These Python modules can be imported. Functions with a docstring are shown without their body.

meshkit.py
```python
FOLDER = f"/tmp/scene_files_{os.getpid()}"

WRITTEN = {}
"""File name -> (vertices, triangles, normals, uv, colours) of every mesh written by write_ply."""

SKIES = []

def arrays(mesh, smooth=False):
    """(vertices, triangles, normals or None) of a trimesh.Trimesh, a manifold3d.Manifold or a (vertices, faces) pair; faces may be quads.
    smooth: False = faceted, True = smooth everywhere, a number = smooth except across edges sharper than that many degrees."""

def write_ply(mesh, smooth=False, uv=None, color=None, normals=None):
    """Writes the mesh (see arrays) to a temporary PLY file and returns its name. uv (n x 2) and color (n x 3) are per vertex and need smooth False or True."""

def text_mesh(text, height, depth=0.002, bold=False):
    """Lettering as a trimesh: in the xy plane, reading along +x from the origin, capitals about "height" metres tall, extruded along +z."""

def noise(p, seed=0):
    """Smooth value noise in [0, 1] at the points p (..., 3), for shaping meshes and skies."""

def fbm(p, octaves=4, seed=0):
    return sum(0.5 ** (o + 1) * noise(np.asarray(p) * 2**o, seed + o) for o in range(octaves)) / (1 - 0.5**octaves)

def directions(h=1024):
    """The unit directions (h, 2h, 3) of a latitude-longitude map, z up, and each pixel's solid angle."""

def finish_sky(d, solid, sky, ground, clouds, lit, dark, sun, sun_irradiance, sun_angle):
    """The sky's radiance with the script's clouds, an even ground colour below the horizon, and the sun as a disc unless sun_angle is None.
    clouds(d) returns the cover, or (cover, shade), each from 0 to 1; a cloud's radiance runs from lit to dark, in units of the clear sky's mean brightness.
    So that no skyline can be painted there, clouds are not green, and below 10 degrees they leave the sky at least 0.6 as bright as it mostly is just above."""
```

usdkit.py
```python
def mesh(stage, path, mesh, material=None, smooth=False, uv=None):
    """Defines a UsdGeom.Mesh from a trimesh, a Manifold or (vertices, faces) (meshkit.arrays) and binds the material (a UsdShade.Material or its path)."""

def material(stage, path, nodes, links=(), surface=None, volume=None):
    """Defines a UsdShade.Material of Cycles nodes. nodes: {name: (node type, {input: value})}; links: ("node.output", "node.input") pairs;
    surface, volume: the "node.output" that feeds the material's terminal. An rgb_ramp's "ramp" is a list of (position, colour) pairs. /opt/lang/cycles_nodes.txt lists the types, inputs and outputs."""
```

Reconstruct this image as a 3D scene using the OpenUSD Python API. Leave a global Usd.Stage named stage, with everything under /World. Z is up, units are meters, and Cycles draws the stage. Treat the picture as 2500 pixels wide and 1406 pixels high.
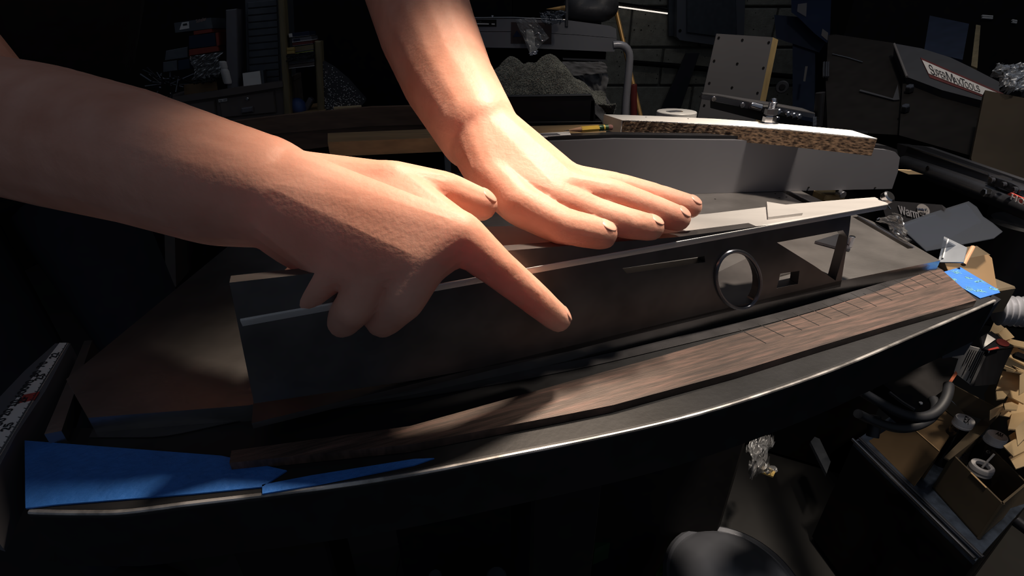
import math, random
import numpy as np, trimesh, manifold3d as m3, usdkit, meshkit
from pxr import Usd, UsdGeom, UsdLux, UsdShade, Gf, Sdf, Vt
from shapely.geometry import Polygon
from scipy.interpolate import PchipInterpolator

stage = Usd.Stage.CreateInMemory()
UsdGeom.SetStageUpAxis(stage, UsdGeom.Tokens.z); UsdGeom.SetStageMetersPerUnit(stage, 1.0)
stage.SetDefaultPrim(UsdGeom.Xform.Define(stage, '/World').GetPrim())
random.seed(4); RNG = np.random.default_rng(4)

# ------------------------------------------------------------------ camera
PITCH = math.radians(28); FPX = 1200.0
FW = np.array([0, math.cos(PITCH), -math.sin(PITCH)]); UP = np.array([0, math.sin(PITCH), math.cos(PITCH)]); RT = np.array([1., 0, 0])
EYE = np.array([0, 0, .205])
cam = UsdGeom.Camera.Define(stage, '/World/camera')
cam.CreateHorizontalApertureAttr(36.0); cam.CreateVerticalApertureAttr(36.0*1406/2500); cam.CreateFocalLengthAttr(36.0*FPX/2500)
cam.CreateClippingRangeAttr(Gf.Vec2f(.01, 100)); cam.CreateFocusDistanceAttr(.45); cam.CreateFStopAttr(0.0)
cam.AddTransformOp().Set(Gf.Matrix4d(*RT, 0, *UP, 0, *(-FW), 0, *EYE, 1))
cam.CreateExposureAttr(0.0)

# ------------------------------------------------------------------ light
dome = UsdLux.DomeLight.Define(stage, '/World/ambient_light'); dome.CreateIntensityAttr(.028); dome.CreateColorAttr(Gf.Vec3f(.78, .9, 1.12))
def spot(name, pos, aim, watts, colour, half, soft, radius):
    l = UsdLux.SphereLight.Define(stage, '/World/'+name)
    l.CreateRadiusAttr(radius); l.CreateIntensityAttr(watts); l.CreateColorAttr(Gf.Vec3f(*colour)); l.CreateNormalizeAttr(True)
    s = UsdLux.ShapingAPI.Apply(l.GetPrim()); s.CreateShapingConeAngleAttr(half); s.CreateShapingConeSoftnessAttr(soft)
    z = np.array(pos, float)-np.array(aim, float); z /= np.linalg.norm(z); x = np.cross([0, 1, 0], z); x /= np.linalg.norm(x); y = np.cross(z, x)
    l.AddTransformOp().Set(Gf.Matrix4d(*x, 0, *y, 0, *z, 0, *map(float, pos), 1)); return l
spot('work_lamp_light', (.62, .50, 1.30), (.40, .44, 0), 60., (1.0, .86, .72), 20, 1.0, .05)
spot('added_hand_light', (.16, .49, .68), (-.02, .275, .09), 18., (1.0, .80, .62), 15, 1.0, .04)  # added unseen light that brightens the hands
spot('added_back_light', (.42, .58, 1.0), (.52, 1.18, -.04), 4.2, (1.0, .88, .76), 35, 1.0, .05)  # added out of frame to lift the sander label, panel and towel
spot('added_side_light', (1.15, .35, .75), (1.10, .62, -.36), 14., (1.0, .84, .66), 15, 1.0, .04)  # extra unseen source, added for the card pile at lower right
tube_l = UsdLux.RectLight.Define(stage, '/World/shop_tube_light'); tube_l.CreateWidthAttr(1.2); tube_l.CreateHeightAttr(.12); tube_l.CreateIntensityAttr(2.2); tube_l.CreateColorAttr(Gf.Vec3f(1, .93, .85))
tube_l.AddTransformOp().Set(Gf.Matrix4d(1, 0, 0, 0, 0, 1, 0, 0, 0, 0, 1, 0, 1.0, 1.25, 1.45, 1))

# ------------------------------------------------------------------ geometry helpers
N3 = lambda v: np.asarray(v, float)/np.linalg.norm(v)
def ray(x, y): return FW+UP*((703-y)/FPX)+RT*((x-1250)/FPX)
def H(x, y, z): d = ray(x, y); return EYE+d*((z-EYE[2])/d[2])              # point of a level plane
def D(x, y, d): return EYE+ray(x, y)*d                                      # point at a view depth
def W(x, y, pl): o, n = pl; d = ray(x, y); return EYE+d*(((o-EYE)@n)/(d@n))  # point of any plane
def wall(p, yaw): a = math.radians(yaw); return (np.asarray(p, float), np.array([-math.sin(a), math.cos(a), 0]))  # upright plane, normal away from the camera
def plane3(a, b, c):
    n = N3(np.cross(b-a, c-a)); return (a, n if n@(a-EYE) > 0 else -n)
def pix(p): q = np.asarray(p)-EYE; return 1250+FPX*(q@RT)/(q@FW), 703-FPX*(q@UP)/(q@FW)

def prism(pts, vec, holes=(), bevel=0.):
    """planar outline (3-D points) extruded along vec"""
    pts = np.asarray(pts, float); vec = np.asarray(vec, float); t = np.linalg.norm(vec); n = vec/t
    o = pts[0]; ex = pts[1]-o; ex = N3(ex-n*(ex@n)); ey = np.cross(n, ex)
    to2 = lambda q: np.stack([(np.asarray(q)-o)@ex, (np.asarray(q)-o)@ey], 1)
    poly = Polygon(to2(pts), [to2(h) for h in holes])
    if not poly.is_valid: poly = poly.buffer(0)
    if poly.geom_type != 'Polygon': poly = max(poly.geoms, key=lambda g: g.area)
    if bevel and not holes and poly.convex_hull.area < poly.area*1.002:
        inner = poly.buffer(-bevel, join_style=2)
        if not inner.is_empty:
            P = [[x, y, z] for q, zs in ((poly, (bevel, t-bevel)), (inner, (0, t))) for x, y in q.exterior.coords[:-1] for z in zs]
            m = trimesh.convex.convex_hull(np.array(P)); V = m.vertices
            return trimesh.Trimesh(o+V[:, :1]*ex+V[:, 1:2]*ey+V[:, 2:3]*n, m.faces, process=False)
    m = trimesh.creation.extrude_polygon(poly, t, engine='earcut'); V = m.vertices
    return trimesh.Trimesh(o+V[:, :1]*ex+V[:, 1:2]*ey+V[:, 2:3]*n, m.faces, process=False)
def hp(px, z, h, bevel=0., holes=()): return prism([H(x, y, z) for x, y in px], (0, 0, -h), [[H(x, y, z) for x, y in q] for q in holes], bevel)
def vp(px, pl, t, bevel=0., holes=()): return prism([W(x, y, pl) for x, y in px], pl[1]*t, [[W(x, y, pl) for x, y in q] for q in holes], bevel)
def near(pl, d): return (pl[0]-pl[1]*d, pl[1])
def rect(x0, y0, x1, y1): return [(x0, y0), (x1, y0), (x1, y1), (x0, y1)]

def box(c, s, yaw=0, bevel=.002, R=None):
    s = np.array(s, float); b = min(bevel, s.min()*.3); P = []
    for sx in (-1, 1):
        for sy in (-1, 1):
            for sz in (-1, 1):
                q = np.array([sx, sy, sz])*s/2
                for k in range(3):
                    r = q-np.array([sx, sy, sz])*b; r[k] = q[k]; P.append(r)
    m = trimesh.convex.convex_hull(np.array(P))
    if R is None: a = math.radians(yaw); R = np.array([[math.cos(a), -math.sin(a), 0], [math.sin(a), math.cos(a), 0], [0, 0, 1]])
    return trimesh.Trimesh(m.vertices@R.T+np.asarray(c, float), m.faces, process=False)
def frame(ax):
    z = N3(ax); x = np.cross([0, 0, 1.], z) if abs(z[2]) < .95 else np.cross([1., 0, 0], z); x = N3(x); return x, np.cross(z, x), z
def lathe(prof, o, ax=(0, 0, 1), n=32):
    x, y, z = frame(ax); a = np.linspace(0, 2*np.pi, n, endpoint=False); pr = np.asarray(prof, float)
    V = np.concatenate([np.asarray(o)+r*(np.cos(a)[:, None]*x+np.sin(a)[:, None]*y)+h*z for r, h in pr]); F = []
    for i in range(len(pr)-1):
        for j in range(n):
            k = (j+1) % n; p, q, r, s = i*n+j, i*n+k, (i+1)*n+k, (i+1)*n+j; F += [[p, q, r], [p, r, s]]
    for i, rev in ((0, 1), (len(pr)-1, 0)):
        c = len(V); V = np.vstack([V, np.asarray(o)+pr[i][1]*z])
        for j in range(n):
            k = (j+1) % n; F.append([c, i*n+k, i*n+j] if rev else [c, i*n+j, i*n+k])
    return trimesh.Trimesh(V, F, process=False)
def disc(o, r, h, ax=(0, 0, 1), n=32, b=None):
    b = min(r, h)*.2 if b is None else b; return lathe([(r-b, 0), (r, b), (r, h-b), (r-b, h)], o, ax, n)
def hexnut(o, r, h, ax=(0, 0, 1)):
    return lathe([(r*.9, 0), (r, h*.1), (r, h*.85), (r*.86, h)], o, ax, 6)
def loft(S, cap=True):
    S = np.asarray(S, float); n, k = S.shape[:2]; V = S.reshape(-1, 3); F = []
    for i in range(n-1):
        for j in range(k):
            l = (j+1) % k; p, q, r, s = i*k+j, i*k+l, (i+1)*k+l, (i+1)*k+j; F += [[p, q, r], [p, r, s]]
    if cap:
        for i, rev in ((0, 1), (n-1, 0)):
            c = len(V); V = np.vstack([V, S[i].mean(0)])
            for j in range(k):
                l = (j+1) % k; F.append([c, i*k+l, i*k+j] if rev else [c, i*k+j, i*k+l])
    m = trimesh.Trimesh(V, F, process=False); trimesh.repair.fix_normals(m); return m
def tube(P, r, n=14, rr=None):
    P = np.asarray(P, float); T = np.gradient(P, axis=0); x, y, z = frame(T[0]); S = []
    for i, p in enumerate(P):
        t = N3(T[i]); x = N3(x-t*(x@t)); y = np.cross(t, x); a = np.linspace(0, 2*np.pi, n, endpoint=False); q = rr[i] if rr is not None else r
        S.append(p+q*(np.cos(a)[:, None]*x+np.sin(a)[:, None]*y))
    return loft(S)
def curve(P, n=30):
    P = np.asarray(P, float); t = np.r_[0, np.cumsum(np.linalg.norm(np.diff(P, axis=0), axis=1))]
    from scipy.interpolate import CubicSpline
    return CubicSpline(t, P)(np.linspace(0, t[-1], n))
def text(s, pl, a, b, up, depth=.0004, bold=False, lift=.0003):
    """lettering lying on a plane; a, b: pixels of the baseline's ends, up: pixel above a at capital height"""
    m = meshkit.text_mesh(s, 1.0, 1.0, bold); V = m.vertices; p0, p1, pu = W(*a, pl), W(*b, pl), W(*up, pl)
    ex, ey = (p1-p0)/V[:, 0].max(), pu-p0; n = pl[1]
    return trimesh.Trimesh(p0+V[:, :1]*ex+V[:, 1:2]*ey-n*(lift+V[:, 2:3]*depth), m.faces, process=False)
def join(*ms):
    out = []
    for m in ms: out += list(m) if isinstance(m, (list, tuple)) else [m]
    return trimesh.util.concatenate(out)
def crumple(pts, nu=26, nv=26, amp=.006, seed=0, fold=9., thick=.0004):
    """a bilinear patch of film over four corners, crumpled"""
    a, b, c, d = [np.asarray(p, float) for p in pts]; u, v = np.meshgrid(np.linspace(0, 1, nu), np.linspace(0, 1, nv))
    P = a*((1-u)*(1-v))[..., None]+b*(u*(1-v))[..., None]+c*(u*v)[..., None]+d*((1-u)*v)[..., None]
    n = N3(np.cross(b-a, d-a)); h = np.abs(meshkit.fbm(np.stack([u*fold, v*fold, u*0+seed*3.1], -1), 3, seed)-.5)*2
    P = P+n*((h-.3)*amp)[..., None]; k = meshkit.noise(np.stack([u*4+9, v*4, u*0], -1), seed+5)-.5
    P = P+(N3(b-a)*amp*.8)*k[..., None]; V = P.reshape(-1, 3); F = []
    for i in range(nv-1):
        for j in range(nu-1):
            p = i*nu+j; F += [[p, p+1, p+nu+1], [p, p+nu+1, p+nu]]
    F = np.array(F); m = len(V); G = np.vstack([F, F[:, ::-1]+m])
    return trimesh.Trimesh(np.vstack([V, V+n*thick]), G, process=False)

# ------------------------------------------------------------------ scene tree helpers
COUNT = {}
def fresh(path):
    k = COUNT.get(path, 0); COUNT[path] = k+1; return path if k == 0 else f'{path}_{k:03d}'
BASE = {}
def meta(p, label=None, cat=None, group=None, kind=None):
    for k, v in (('label', label), ('category', cat), ('group', group), ('kind', kind)):
        if v: p.SetCustomDataByKey(k, v)
def thing(name, label, cat, base, group=None, kind=None):
    path = fresh('/World/'+name); x = UsdGeom.Xform.Define(stage, path); base = np.asarray(base, float); x.AddTranslateOp().Set(Gf.Vec3d(*base))
    BASE[path] = base; meta(x.GetPrim(), label, cat, group, kind); return path
def part(parent, name, m, mat, label=None, smooth=35, kind=None):
    path = fresh(parent+'/'+name); b = BASE[parent]
    if hasattr(m, 'to_mesh'): m = trimesh.Trimesh(*meshkit.arrays(m)[:2], process=False)
    m = trimesh.Trimesh(np.asarray(m.vertices)-b, m.faces, process=False)
    g = usdkit.mesh(stage, path, m, mat, smooth); g.CreateDoubleSidedAttr(True); BASE[path] = b; meta(g.GetPrim(), label, kind=kind); return path
def solo(name, m, mat, label, cat, group=None, kind=None, smooth=35):
    if hasattr(m, 'to_mesh'): m = trimesh.Trimesh(*meshkit.arrays(m)[:2], process=False)
    b = np.asarray(m.bounds); base = np.array([b[:, 0].mean(), b[:, 1].mean(), b[0, 2]]); path = fresh('/World/'+name)
    g = usdkit.mesh(stage, path, trimesh.Trimesh(np.asarray(m.vertices)-base, m.faces, process=False), mat, smooth); g.CreateDoubleSidedAttr(True)
    UsdGeom.Xformable(g).AddTranslateOp().Set(Gf.Vec3d(*base)); BASE[path] = base; meta(g.GetPrim(), label, cat, group, kind); return path

# ------------------------------------------------------------------ materials
UsdGeom.Scope.Define(stage, '/World/Looks')
def mat(name, c, rough=.5, metal=0., var=.15, scale=40., bump=0., bscale=200., stretch=(1, 1, 1), c2=None, spec=.5, detail=4., coat=0., sss=0., contrast=(.3, .7), sheen=0.):
    c = np.array(c, float); lo, hi = (c*(1-var), c*(1+var)) if c2 is None else (c, np.array(c2, float))
    nd = {'g': ('geometry', {}), 'm': ('mapping', {'scale': stretch}), 'n': ('noise_texture', {'scale': scale, 'detail': detail}),
          'r': ('rgb_ramp', {'ramp': [(contrast[0], tuple(np.clip(lo, 0, 1))), (contrast[1], tuple(np.clip(hi, 0, 1)))]}),
          'p': ('principled_bsdf', {'roughness': rough, 'metallic': metal, 'specular_ior_level': spec, 'coat_weight': coat})}
    if sss: nd['p'][1].update({'subsurface_weight': sss, 'subsurface_scale': .006, 'subsurface_radius': (1., .35, .2)})
    if sheen: nd['p'][1].update({'sheen_weight': sheen})
    ln = [('g.position', 'm.vector'), ('m.vector', 'n.vector'), ('n.fac', 'r.fac'), ('r.color', 'p.base_color')]
    if bump:
        nd['bn'] = ('noise_texture', {'scale': bscale, 'detail': 3.}); nd['b'] = ('bump', {'strength': bump, 'distance': .002})
        ln += [('m.vector', 'bn.vector'), ('bn.fac', 'b.height'), ('b.normal', 'p.normal')]
    return usdkit.material(stage, '/World/Looks/'+name, nd, ln, surface='p.BSDF')
def film(name, tint, clear=.75, rough=.2, body=(.5, .5, .5), bodyw=.12, gcol=(1, 1, 1)):
    return usdkit.material(stage, '/World/Looks/'+name, {'lw': ('fresnel', {'IOR': 1.45}), 'ma': ('math', {'math_type': 'multiply_add', 'value2': .7, 'value3': .0}), 't': ('transparent_bsdf', {'color': tint}), 'gl': ('glossy_bsdf', {'color': gcol, 'roughness': rough}),
        'df': ('diffuse_bsdf', {'color': body}), 'm0': ('mix_closure', {'fac': bodyw}), 'm1': ('mix_closure', {})},
        [('t.BSDF', 'm0.closure1'), ('df.BSDF', 'm0.closure2'), ('lw.fac', 'ma.value1'), ('ma.value', 'm1.fac'), ('m0.closure', 'm1.closure1'), ('gl.BSDF', 'm1.closure2')], surface='m1.closure')
M = {}
M['iron'] = mat('cast_iron', (.46, .435, .42), .29, .92, .2, 25, .05, 300)
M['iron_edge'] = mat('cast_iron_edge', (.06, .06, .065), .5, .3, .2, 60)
M['alu'] = mat('brushed_steel', (.60, .575, .55), .36, .45, .1, 12, .05, 400, (1, 4, 1))
M['web'] = mat('black_anodised', (.10, .092, .09), .36, .65, .3, 30)
M['blackbeam'] = mat('black_painted_steel', (.012, .012, .013), .5, 0, .3, 50, .05, 300, spec=.3)
M['beamtop'] = mat('worn_black_steel', (.05, .048, .05), .34, .35, .4, 30, .08, 300)
M['wood'] = usdkit.material(stage, '/World/Looks/rosewood', {'g': ('geometry', {}), 'm': ('mapping', {'mapping_type': 'texture', 'rotation': (0, 0, .38), 'scale': (.05, .0028, .02)}), 'n': ('noise_texture', {'scale': 1., 'detail': 6.}), 'm2': ('mapping', {'mapping_type': 'texture', 'rotation': (0, 0, .36), 'scale': (.012, .0006, .01)}), 'n2': ('noise_texture', {'scale': 1., 'detail': 3.}),
    'r': ('rgb_ramp', {'ramp': [(.3, (.04, .026, .021)), (.5, (.085, .054, .042)), (.72, (.17, .095, .075))]}), 'r2': ('rgb_ramp', {'ramp': [(.35, (.55, .55, .55)), (.6, (1, 1, 1))]}), 'mx': ('mix', {'mix_type': 'multiply', 'fac': .8}), 'b': ('bump', {'strength': .12, 'distance': .001}), 'p': ('principled_bsdf', {'roughness': .5})},
    [('g.position', 'm.vector'), ('m.vector', 'n.vector'), ('n.fac', 'r.fac'), ('g.position', 'm2.vector'), ('m2.vector', 'n2.vector'), ('n2.fac', 'r2.fac'), ('r.color', 'mx.color1'), ('r2.color', 'mx.color2'), ('mx.color', 'p.base_color'), ('n2.fac', 'b.height'), ('b.normal', 'p.normal')], surface='p.BSDF')
M['wood_plain'] = mat('rosewood_plain', (.085, .045, .033), .5, 0, .4, 22, .18, 160, (1.2, 9, 1), (.24, .135, .10), contrast=(.35, .72))
M['slot'] = mat('slot_black', (.012, .01, .01), .8)
M['bluetape'] = mat('blue_masking_tape', (.025, .15, .52), .6, 0, .12, 90, .3, 350)
M['tapeprint'] = mat('tape_print', (.13, .36, .43), .6, 0, .3, 400)
M['laminate'] = mat('grey_laminate', (.125, .126, .14), .28, 0, .05, 10)
M['white'] = mat('white_melamine', (.78, .76, .72), .4, 0, .04, 30)
M['panel'] = mat('white_panel', (.14, .134, .136), .45, 0, .05, 12)
M['chip'] = mat('chipboard', (.05, .03, .02), .8, 0, .3, 240, .9, 240, (.7, 1, 1.9), (.52, .34, .20), contrast=(.36, .64), detail=3)
M['black'] = mat('black_plastic', (.012, .012, .014), .45, 0, .2, spec=.3)
M['matte'] = mat('matte_black', (.012, .011, .011), .75, 0, .2, spec=.12)
M['board'] = mat('dim_fibreboard', (.06, .047, .033), .85, 0, .12, 20, spec=.2)
M['charcoal'] = mat('charcoal_paint', (.04, .042, .05), .5, .0, .1)
M['greymach'] = mat('grey_machine_paint', (.16, .165, .185), .38, 0, .06, 8)
M['pipe'] = mat('grey_pipe', (.30, .30, .33), .3, .2, .06)
M['bluepaint'] = mat('dark_blue_paint', (.009, .02, .055), .55, 0, .15, 14, spec=.2)
M['steel'] = mat('bright_steel', (.62, .62, .64), .22, 1., .08)
M['darksteel'] = mat('dark_steel', (.12, .125, .145), .27, .85, .15, 30)
M['chrome'] = mat('zinc', (.7, .7, .74), .18, 1., .08)
M['block'] = mat('concrete_block', (.30, .285, .23), .92, 0, .12, 30, .8, 120, (1, 1, 1), (.42, .40, .33))
M['pit'] = mat('concrete_pit', (.05, .048, .04), .95)
M['mortar'] = mat('mortar', (.16, .155, .14), .95, 0, .1)
M['floor'] = mat('floor_concrete', (.022, .021, .020), .7, 0, .3, 6)
M['tan'] = mat('tan_pine', (.42, .27, .13), .55, 0, .2, 12, .1, 100, (1, 12, 8))
M['darkwood'] = mat('brown_bench', (.16, .09, .055), .55, 0, .25, 10, .1, 90, (1, 9, 9))
M['ply'] = mat('ply_edge', (.48, .34, .15), .6, 0, .25, 60, .1, 200, (1, 1, .2))
M['card'] = mat('cardboard', (.19, .12, .058), .8, 0, .08, 20)
M['cardd'] = mat('kraft_dark', (.10, .075, .045), .8, 0, .1, 20)
M['manila'] = mat('manila_card', (.72, .53, .30), .75, 0, .08, 20)
M['kraftedge'] = mat('kraft_edge', (.75, .5, .25), .8)
M['paper'] = mat('white_paper', (.72, .70, .68), .7, 0, .04)
M['ink'] = mat('black_ink', (.02, .02, .025), .6)
M['redink'] = mat('red_print', (.42, .05, .04), .5)
M['skin'] = mat('skin', (.60, .285, .20), .52, 0, .1, 35, .12, 350, (1, 1, 1), (.71, .38, .285), sss=.12, spec=.25)
M['nail'] = mat('nail', (.68, .38, .29), .38)
M['hair'] = mat('hair', (.05, .035, .025), .6)
M['shirt'] = mat('dark_shirt', (.013, .012, .013), .9, 0, .3, 60, .3, 300)
M['jeans'] = mat('dark_trousers', (.015, .018, .028), .9)
M['eye'] = mat('eye', (.7, .7, .68), .2); M['iris'] = mat('iris', (.05, .04, .03), .2); M['lip'] = mat('lip', (.45, .2, .16), .45)
M['towel'] = mat('towel', (.15, .155, .135), .95, 0, .25, 90, .5, 400, sheen=.3)
M['pile'] = mat('towel_loops', (.25, .25, .21), .95, 0, .5, 60, sheen=.3)
M['sack'] = mat('dark_sack', (.045, .045, .05), .5, 0, .2, 30, .3, 100)
M['canvas'] = mat('grey_canvas', (.13, .13, .135), .85, 0, .1, 60, .2, 400)
M['film'] = film('clear_film', (.93, .94, .95)); M['film2'] = film('clear_film_dull', (.8, .83, .88), .6, .3, (.07, .08, .10), .22, (.3, .32, .36))
M['bagwhite'] = mat('white_powder', (.85, .82, .76), .8)
M['yellow'] = mat('pencil_yellow', (.80, .52, .06), .35); M['pencilwood'] = mat('pencil_wood', (.50, .28, .16), .7); M['green'] = mat('ferrule_green', (.03, .08, .035), .4, .3)
M['pink'] = mat('eraser', (.22, .10, .085), .8); M['graphite'] = mat('graphite', (.05, .05, .05), .4, .4)
M['maroon'] = mat('maroon', (.12, .02, .018), .45); M['brass'] = mat('gold_rod', (.72, .42, .15), .35, .5)
M['hose'] = mat('grey_hose', (.42, .43, .47), .35, .2); M['rubber'] = mat('black_rubber', (.012, .013, .016), .5)
M['red'] = mat('red_box', (.24, .035, .02), .6); M['olive'] = mat('olive_post', (.20, .16, .085), .6, 0, .2, 10, 0, 1, (8, 8, 1)); M['ygreen'] = mat('lime_paper', (.30, .33, .07), .6)
M['ochre'] = mat('ochre', (.48, .33, .10), .6); M['navy'] = mat('navy', (.016, .026, .055), .6, spec=.25); M['slate'] = mat('slate_box', (.075, .085, .10), .6); M['cobalt'] = mat('cobalt_ball', (.06, .11, .30), .55)
M['mauve'] = mat('grey_metal_post', (.15, .145, .16), .5, .1, .06); M['drawer'] = mat('brown_metal', (.13, .105, .095), .5, 0, .08); M['lid'] = mat('white_lid', (.80, .79, .80), .45)
M['glitter'] = usdkit.material(stage, '/World/Looks/glitter', {'g': ('geometry', {}), 'n': ('voronoi_texture', {'scale': 90.}), 'r': ('rgb_ramp', {'ramp': [(0, (.5, .55, .4)), (.12, (.02, .022, .02))]}), 'p': ('principled_bsdf', {'roughness': .45})}, [('g.position', 'n.vector'), ('n.distance', 'r.fac'), ('r.color', 'p.base_color')], surface='p.BSDF')
M['glass'] = usdkit.material(stage, '/World/Looks/amber_glass', {'p': ('principled_bsdf', {'base_color': (.012, .01, .012), 'roughness': .08, 'coat_weight': .5})}, [], surface='p.BSDF')
M['pinkink'] = mat('pink_ink', (.5, .34, .30), .6); M['maroondark'] = mat('dark_maroon_plate', (.025, .012, .012), .5); M['laminate2'] = mat('frosted_sheet', (.22, .24, .27), .25)
M['redorange'] = mat('orange_tag', (.45, .10, .03), .6); M['greenpack'] = mat('green_pack', (.06, .15, .03), .6); M['ochredark'] = mat('mustard', (.20, .17, .05), .6); M['bluepaint2'] = mat('tray_navy', (.04, .055, .085), .4, .2, .4, 60)
M['edge'] = mat('worn_highlight_edge', (.45, .43, .41), .38, .7, .5, 45, 0, 1, (1, 1, 1), contrast=(.4, .6))  # bright tone carries the beam edge highlight as well as wear
M['silverbag'] = mat('silver_bowl', (.10, .105, .12), .24, .3, .05)

# ================================================================== the room
FLOOR_Z = -.9
def struct(name, m, mt, smooth=False): return solo(name, m, mt, None, None, kind='structure', smooth=smooth)
struct('floor', box((0, 1.0, FLOOR_Z-.05), (5.6, 5.4, .1)), M['floor'])
struct('wall_left', box((-2.55, 1.2, .4), (.1, 3.8, 2.6)), M['matte'])
struct('wall_right', box((2.65, 1.2, .4), (.1, 3.8, 2.6)), M['matte'])
wb = thing('wall_back', None, None, (0, 3.1, FLOOR_Z), kind='structure')
part(wb, 'mortar_bed', box((.05, 3.185, .4), (5.2, .15, 2.6)), M['mortar'])
for r in range(13):
    for c in range(-7, 7):
        x = c*.4+.2+(r % 2)*.2+.06; z = FLOOR_Z+.1+r*.2
        if abs(x) > 2.5: continue
        part(wb, 'block', box((x+RNG.normal(0, .001), 3.11+RNG.normal(0, .0015), z), (.388, .04, .188), 0, .005), M['block'])
pit = []
for k in range(420):
    x, z = RNG.uniform(.5, 1.8), RNG.uniform(-.6, .4); s = RNG.uniform(.002, .007)
    pit.append(box((x, 3.0893, z), (s*RNG.uniform(.6, 1.6), .0015, s), 0, .0005))
part(wb, 'pitting', join(pit), M['pit'], kind='stuff')

# ================================================================== saw table, rail, fence
TZ = .006
def tb(x, y): return H(x, y, TZ)
front_px = [(2296, 636), (2045, 687), (1700, 776), (1390, 850), (1000, 930), (600, 990), (215, 1020)]
front = [tb(*p) for p in front_px]
edge_r = [tb(2007, 490), tb(2130, 540)]
top = [*front, np.array([-.285, .25, TZ]), np.array([-.30, .75, TZ]), np.array([.40, .75, TZ]), tb(1958, 467), *edge_r]
slotp = [tb(2081, 529), tb(2093, 529), tb(2229, 606), tb(2216, 607)]
slot2 = [tb(1909, 468), tb(1922, 467), tb(1977, 494), tb(1962, 496)]
st = thing('saw_table', 'flat grey cast-iron machine table beneath the steel bar, with grooves near its right end', 'machine table', (0, .45, FLOOR_Z))
part(st, 'table_top', prism(top, (0, 0, -.012), [slotp, slot2]), M['iron'], smooth=False)
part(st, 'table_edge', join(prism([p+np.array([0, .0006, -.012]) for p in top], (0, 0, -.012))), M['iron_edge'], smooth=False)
for q in (slotp, slot2):
    a, b = q[1], q[2]
    part(st, 'groove_lip', tube([a+[.001, 0, .0004], (a+b)/2+[.001, 0, .0004], b+[.001, 0, .0004]], .0011, 8), M['steel'], 'bright metal lip')
part(st, 'cabinet', box((.09, .70, -.452), (.64, .15, .87), 0, .01), M['matte'])
part(st, 'base_plate', box((.09, .70, -.887), (.70, .18, .025), 0, .004), M['black'])
for x, y in ((1746, 486), (1893, 473), (1903, 483), (1920, 481), (1860, 508)):
    part(st, 'screw_hole', disc(tb(x, y)+[0, 0, -.0012], .0014, .0014, n=12), M['matte'])
# lit triangle plate on the table, seen through the bar's window
solo('throat_plate', hp([(1700, 690), (1865, 610), (1978, 652), (1905, 672), (1896, 705), (1700, 745)], TZ+.0016, .0014), M['web'], 'matte black insert plate in the table, seen through the windows of the steel bar', 'insert plate', smooth=False)
solo('set_square', hp([(1990, 588), (2062, 566), (2076, 608), (2050, 604)], TZ+.003, .0025), M['darksteel'], 'dark steel corner plate on the table under the right end of the bar', 'plate', smooth=False)
solo('steel_stub', join(disc(tb(2072, 603)+[0, 0, 0], .003, .012, n=14)), M['chrome'], 'short bright pin standing at the tip of the dark corner plate', 'pin')

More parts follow.
